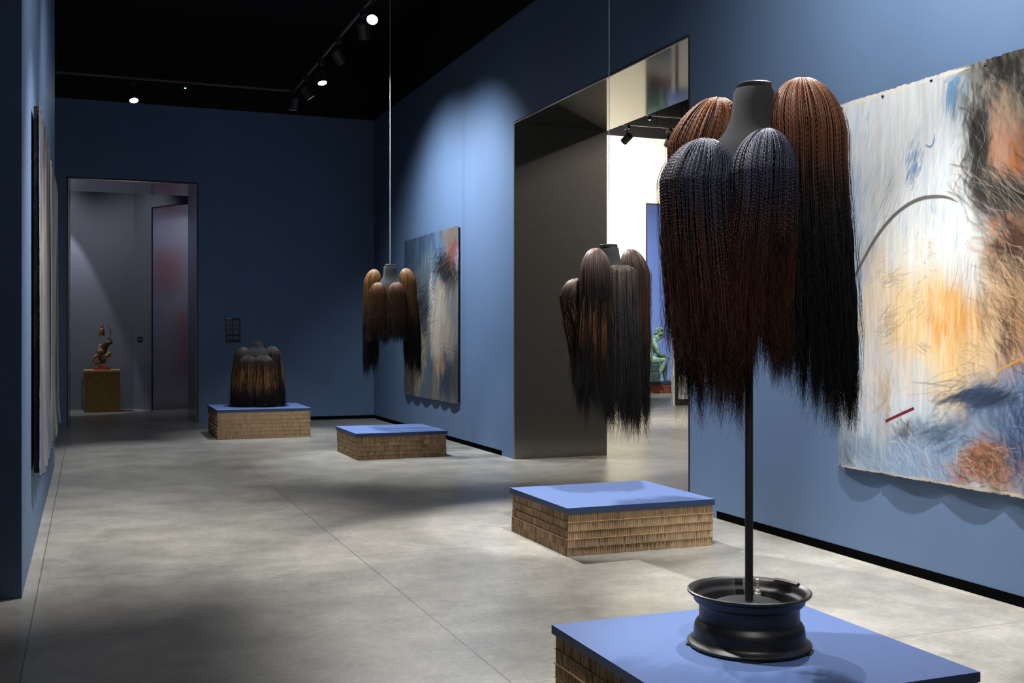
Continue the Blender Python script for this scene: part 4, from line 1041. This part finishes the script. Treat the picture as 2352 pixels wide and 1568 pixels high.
mark(1030, 830, 9, 22, 1.1, 36, 50, BK, (.8, 1.8), .5, .4, .3)
mark(1038, 585, 6, 16, 1.9, 30, 40, [(196, 104, 88), (150, 70, 60), (206, 140, 120)], (1.5, 4), .5)
mark(1004, 720, 6, 60, 1.75, 60, 50, [(232, 226, 212), (222, 210, 188)], (2, 5), .5, .1, .1)
mark(990, 660, 2, 30, 1.6, 40, 14, [(236, 236, 234)], (2, 4), .6, .1, .06)
mark(956, 830, 8, 46, 1.45, 50, 140, [(46, 44, 44), (70, 66, 62)], (1.5, 4), .5, .2, .2)
ps([(1015, 660), (1034, 668), (1052, 676)], 2.5, (170, 120, 70), .8)
canvas('painting', 'tall loose canvas of blue and cream streaks hung near the far corner', XR, YA, YE, ZA, ZE, P, bow=.032, seed=10, off=.03, backing=(.003, .022), ragged=.006, bowtop=.02, gain=.60, gam=1.35, desat=.38)

# two canvases on the left wall
def left_canvas(label, y0, y1, z0, z1, seed, cols):
    Pp = Painter(y1 - y0, z1 - z0, .009, seed); r = Pp.rng
    blobs = []
    for i in range(34):
        blobs.append((r.uniform(0, Pp.wm), r.uniform(0, Pp.hm), r.uniform(.1, .28), r.uniform(.3, .8), cols[r.integers(len(cols))], r.uniform(.8, 1.8)))
    Pp.field(blobs, (170, 172, 176))
    for i in range(330):
        x, y = r.uniform(0, Pp.wm), r.uniform(0, Pp.hm); L_ = r.uniform(.15, .7)
        Pp.stroke([(x, y - L_ / 2), (x + r.normal() * .03, y), (x + r.normal() * .05, y + L_ / 2)], r.uniform(.01, .06), cols[r.integers(len(cols))], r.uniform(.2, .5), .6)
    pins = [(y0 + .08 + k * .35, z1 - .04) for k in range(int((y1 - y0) / .35) + 1)] + [(y0 + .08 + k * .35, z0 + .04) for k in range(int((y1 - y0) / .35) + 1)]
    return canvas('painting', label, XL, y0, y1, z0, z1, Pp, normal=1, bow=.03, bowtop=.004, pinr=.45, seed=seed, backing=(.014, .042), off=.046, ragged=.010, pins=pins, gain=.5, gam=1.3)
left_canvas('nearer canvas on the left wall with a wide black edge, seen almost edge on', 7.38, 9.36, .52, 2.84, 21, [(212, 216, 222), (184, 190, 204), (92, 86, 82), (120, 112, 104), (130, 138, 168), (226, 224, 220), (78, 76, 80), (176, 150, 126)])
left_canvas('farther canvas on the left wall with a pale ragged edge, seen almost edge on', 9.62, 12.0, .52, 2.82, 22, [(222, 224, 226), (206, 212, 218), (186, 200, 212), (110, 110, 106), (228, 226, 220), (90, 98, 120), (196, 190, 176)])

# ------------------------------------------------------------------ wall texts
def text_panel(name, label, x, y, z0, w_, h_, cols_, rows, seed, yaw=0.0, head=True):
    rng = np.random.default_rng(seed)
    o = empty(name, (x, y, z0), yaw, label=label, cat='wall text')
    MB().box(-w_ / 2, w_ / 2, -.006, 0, 0, h_).build('board', M_NAVY, o)
    cw = (w_ * .88 - .02 * w_ * (cols_ - 1)) / cols_
    for c in range(cols_):
        for (f0, f1) in rows:
            m = MB(); z = h_ * f1
            ls = max(.0055, h_ * .017)
            while z > h_ * f0:
                xx = -w_ * .44 + c * (cw + .03 * w_); xe = xx + cw * (rng.uniform(.86, .97) if z - ls > h_ * f0 else rng.uniform(.4, .8))
                while xx < xe:
                    ww = min(rng.uniform(.006, .022), xe - xx); m.box(xx, xx + ww, -.0075, -.0058, z - ls * .62, z); xx += ww + .003
                z -= ls
            if m.v: m.build('text_block', M_TEXT, o)
    if head:
        m = MB(); m.box(-w_ * .44, -w_ * .10, -.0075, -.0058, h_ * .955, h_ * .98); m.build('heading', M_TEXTB, o)
    return o
text_panel('text_panel', 'navy wall text panel with two columns of small lettering on the far blue wall', 2.165, YB - .001, 1.27, .235, .395, 2, [(.72, .90), (.53, .70), (.35, .51), (.14, .25)], 3)
# small label on the angled wall of the far room
fx, fy = pC[0] + (pE[0] - pC[0]) * .34, pC[1] + (pE[1] - pC[1]) * .34
ang = math.atan2(pE[1] - pC[1], pE[0] - pC[0])
nx_, ny_ = math.sin(ang), -math.cos(ang)
text_panel('text_panel', 'small navy caption card on the grey wall of the far room', fx + nx_ * .002, fy + ny_ * .002, 1.26, .16, .10, 1, [(.35, .7)], 4, yaw=ang, head=True)
# red panels added out of view, shaped to blur in the steel jamb
rc = empty('painting', (4.98, 19.9, 1.2), label='red-orange canvas seen only as a blur in the steel door jamb', cat='painting')
MB().box(-.02, 0, -.55, .1, 1.2, 2.1).build('red_area', M_REDBLUR, rc)
MB().box(-.02, 0, .0, .45, -.7, .75).build('red_area', M_REDBLUR, rc)

# ------------------------------------------------------------------ driftwood lamp in the far room
dl = empty('driftwood_lamp', (.245, 21.28, zb), CAMYAW, 'found-wood lamp sculpture on a red base with a hanging tin shade', 'lamp sculpture')
def dp(u, v): return ((u - 640) * .000651, (1420 - v) * .000651)
MB().lathe([(0, 0), (.155, 0), (.158, .004), (.158, .034), (.152, .038), (0, .038)], 8).build('red_base', M_RED, dl, bevel=.002)
def wood(pts, rads, m, nm='driftwood_piece', seg=12, wob=.0):
    c = bez(pts, 26); rr = np.interp(np.linspace(0, 1, len(c)), np.linspace(0, 1, len(rads)), rads)
    rr = rr * .86 * (1 + .07 * np.sin(np.linspace(0, 17, len(c))) + .06 * np.sin(np.linspace(0, 41, len(c))))
    return MB().tube([tuple(p) for p in c], list(rr), seg).build(nm, m, dl, smooth=True)
def d3(l, ys): return [(dp(u, v)[0], y, dp(u, v)[1]) for (u, v), y in zip(l, ys)]
wood(d3([(400, 1275), (470, 1255), (560, 1215), (600, 1180)], [0, -.01, -.01, 0]), [.008, .034, .04, .03], M_WOOD)
wood(d3([(590, 1290), (680, 1310), (760, 1330), (800, 1345)], [0, -.02, -.02, -.01]), [.04, .045, .03, .008], M_WOOD)
wood(d3([(620, 1370), (630, 1300), (660, 1200), (700, 1120)], [.02, .02, .02, .02]), [.055, .05, .05, .045], M_WOODD)
wood(d3([(560, 1150), (590, 1020), (615, 900), (600, 790), (640, 700)], [0, -.02, -.02, -.01, 0]), [.02, .05, .066, .05, .028], M_WOOD)
wood(d3([(690, 1000), (700, 900), (710, 800), (780, 690), (900, 640)], [.02, .03, .03, .02, .02]), [.03, .05, .05, .062, .04], M_WOODD)
for (a, b) in (((860, 660), (840, 540)), ((870, 650), (900, 560)), ((880, 650), (950, 620))):
    wood(d3([a, ((a[0] + b[0]) / 2 + 5, (a[1] + b[1]) / 2), b], [.02, .01, .0]), [.024, .02, .006], M_WOODD)
wood(d3([(560, 1010), (490, 1040), (430, 1120), (390, 1235)], [0, -.03, -.04, -.04]), [.02, .03, .026, .007], M_WOOD)
wood(d3([(600, 1175), (700, 1080), (800, 1030), (860, 980), (800, 900)], [0, -.02, -.03, -.02, 0]), [.02, .026, .05, .045, .014], M_WOOD)
wood(d3([(600, 1120), (650, 1000), (720, 920)], [-.04, -.05, -.04]), [.012, .03, .012], M_WOODD)
arm = bez(d3([(805, 570), (860, 470), (880, 380), (865, 280), (800, 190), (715, 152), (660, 185), (640, 255)], [.01] * 8), 48)
MB().tube([tuple(p) for p in arm], .009, 10).build('curved_arm', M_RUST, dl, smooth=True)
sx_, sz_ = dp(630, 300)
sh = MB().lathe([(.008, sz_ + .03), (.03, sz_ + .022), (.040, sz_ + .005), (.047, sz_ - .03), (.049, sz_ - .10), (.046, sz_ - .102), (.043, sz_ - .03), (.02, sz_ - .0)], 20, cx=sx_, cy=.01).build('tin_shade', M_RUST, dl, smooth=True, sharp=40)
MB().lathe([(.050, sz_ - .086), (.052, sz_ - .088), (.052, sz_ - .102), (.050, sz_ - .104)], 20, cx=sx_, cy=.01).build('dark_rim', M_BLK, sh)
wood(d3([(615, 295), (612, 240), (640, 205)], [.01, .01, .01]), [.005, .012, .006], M_WOODD, 'hook')
cordp = bez([(-.15, .1, .012), (-.24, .05, .010), (-.315, .0, .006), (-.336, -.01, -.08), (-.345, -.01, -.25), (-.352, -.01, -.5), (-.33, -.02, -.745)], 40)
cd = MB().tube([tuple(p) for p in cordp], .0035, 6).build('cord', M_BLK, dl)
MB().lathe([(0, -.27), (.012, -.268), (.014, -.25), (.014, -.215), (.008, -.205), (0, -.205)], 10, cx=-.348, cy=-.01).build('inline_switch', M_LEAD, cd, smooth=True)

# ------------------------------------------------------------------ green statues in the blue room
def skin_obj(name, verts, edges, radii, mat_, parent, root=0, sub=2):
    me = bpy.data.meshes.new(name); me.from_pydata(verts, edges, []); me.update()
    o = bpy.data.objects.new(name, me); COL.objects.link(o); o.parent = parent
    m = o.modifiers.new('skin', 'SKIN'); m.use_smooth_shade = True
    for i, r in enumerate(radii):
        sv = me.skin_vertices[0].data[i]
        sv.radius = r if hasattr(r, '__len__') else (r, r)
        sv.use_root = (i == root)
    s = o.modifiers.new('sub', 'SUBSURF'); s.levels = sub; s.render_levels = sub
    me.materials.append(mat_)
    return o

def seated_statue(label, loc, rz, group=None):
    o = empty('seated_statue', loc, rz, label=label, cat='statue', group=group)
    V, E, R = [], [], []
    def add(p, r, par=None):
        V.append(p); R.append(r); i = len(V) - 1
        if par is not None: E.append((par, i))
        return i
    hip = add((-.17, 0, .53), (.13, .15))
    w1 = add((-.20, 0, .68), (.115, .13), hip); w2 = add((-.17, 0, .82), (.125, .15), w1); ch = add((-.09, 0, .95), (.10, .15), w2)
    nk = add((-.01, 0, 1.03), .058, ch); hd0 = add((.045, 0, 1.08), .075, nk); hd1 = add((.10, 0, 1.13), (.105, .10), hd0); hd2 = add((.11, 0, 1.20), (.085, .085), hd1)
    # nose and chin
    add((.185, 0, 1.085), .018, hd1)
    add((.13, 0, 1.03), .035, hd0)
    hands = []
    for sgn in (-1, 1):
        sh = add((-.07, sgn * .17, .96), .072, ch)
        el = add((.02 + (.04 if sgn > 0 else 0), sgn * .22, .70), .048, add((-.02, sgn * .21, .83), .058, sh))
        wr = add((.20, sgn * .13, .60), .032, add((.11, sgn * .18, .645), .042, el))
        pm = add((.25, sgn * .10, .585), (.020, .036), wr)
        hands.append((wr, pm, sgn))
        th = add((.02, sgn * .11, .525), .088, add((-.09, sgn * .10, .53), .105, hip))
        kn = add((.22, sgn * (.11 + (.03 if sgn > 0 else 0)), .52), .068, th)
        cf = add((.13 + (.10 if sgn > 0 else 0), sgn * .11, .33), .058, kn)
        an = add((.0 + (.22 if sgn > 0 else 0), sgn * .10, .085), .036, cf)
        ft = add((.07 + (.22 if sgn > 0 else 0), sgn * .10, .045), (.035, .042), an); add((.17 + (.22 if sgn > 0 else 0), sgn * .10, .03), (.022, .036), ft)
    for wr, pm, sgn in hands:
        for k, (dy, ln) in enumerate(((-.026, .07), (-.009, .08), (.009, .075), (.025, .06))):
            a = add((.275, sgn * .10 + dy, .580), .010, pm); b = add((.275 + ln * .6, sgn * .10 + dy * 1.1, .565), .009, a); add((.275 + ln * .85, sgn * .10 + dy * 1.1, .535), .008, b)
        t = add((.24, sgn * .10 - sgn * .04, .578), .011, wr); add((.275, sgn * .10 - sgn * .052, .562), .009, t)
    R = [tuple(q * 1.22 for q in (r_ if hasattr(r_, '__len__') else (r_, r_))) if (r_ if not hasattr(r_, '__len__') else min(r_)) > .03 else r_ for r_ in R]
    skin_obj('figure', V, E, R, M_BRONZE, o)
    # curly hair cap
    hm = MB(); rg = random.Random(4)
    for i in range(330):
        a = rg.uniform(0, 6.283); e = rg.uniform(-.25, 1.5)
        dx, dy, dz = math.cos(a) * math.cos(e), math.sin(a) * math.cos(e), math.sin(e)
        if dx > .45 and dz < .35: continue
        c = (.088 + .135 * dx, .130 * dy, 1.155 + .135 * dz)
        r = rg.uniform(.012, .019)
        hm.lathe([(0, c[2] - r), (r * .8, c[2] - r * .55), (r, c[2]), (r * .8, c[2] + r * .55), (0, c[2] + r)], 7, cx=c[0], cy=c[1])
    hm.build('curly_hair', M_BRONZE, o, smooth=True)
    # the block it sits on
    bk = MB(); pts = [(-.36, -.24), (.06, -.22), (.10, -.05), (.08, .2), (-.34, .24)]
    b = len(bk.v); n = len(pts)
    bk.prism(pts, 0, .24); bk.prism([(x * .92 - .01, y * .9) for x, y in pts], .24, .435)
    bk.build('seat_block', M_STONE, o, bevel=.02)
    return o
sp = CP + FW * 25.9 + RT * ((1506.5 - UC) / FPX * 25.9)
seated_statue('pale green bronze figure sitting hunched with head bowed, facing right', (sp[0], sp[1], zs), CAMYAW)
sp2 = sp + RT * -.36 + FW * .62
seated_statue('second pale green seated figure, only a sliver of head and shoulder showing', (sp2[0], sp2[1], zs), CAMYAW + math.pi * .9)

# framed white panel standing behind the opening
fp = CP + FW * 21.65 + RT * ((1575 - UC) / FPX * 21.65)
fr = empty('display_case', (fp[0], fp[1], 0), label='dark-framed white display case standing on the floor beyond the portal', cat='display case')
MB().box(-.26, .40, -.03, .03, 0, .12).box(-.26, -.18, -.03, .03, .12, 1.25).box(.32, .40, -.03, .03, .12, 1.25).box(-.26, .40, -.03, .03, 1.25, 1.33).build('frame', M_DKFRAME, fr, bevel=.004)
MB().box(-.18, .32, -.012, .02, .12, 1.25).build('white_panel', M_WHITE, fr)
MB().box(-.305, -.262, -.035, .035, 0, 1.33).build('white_post', M_WHITE, fr)
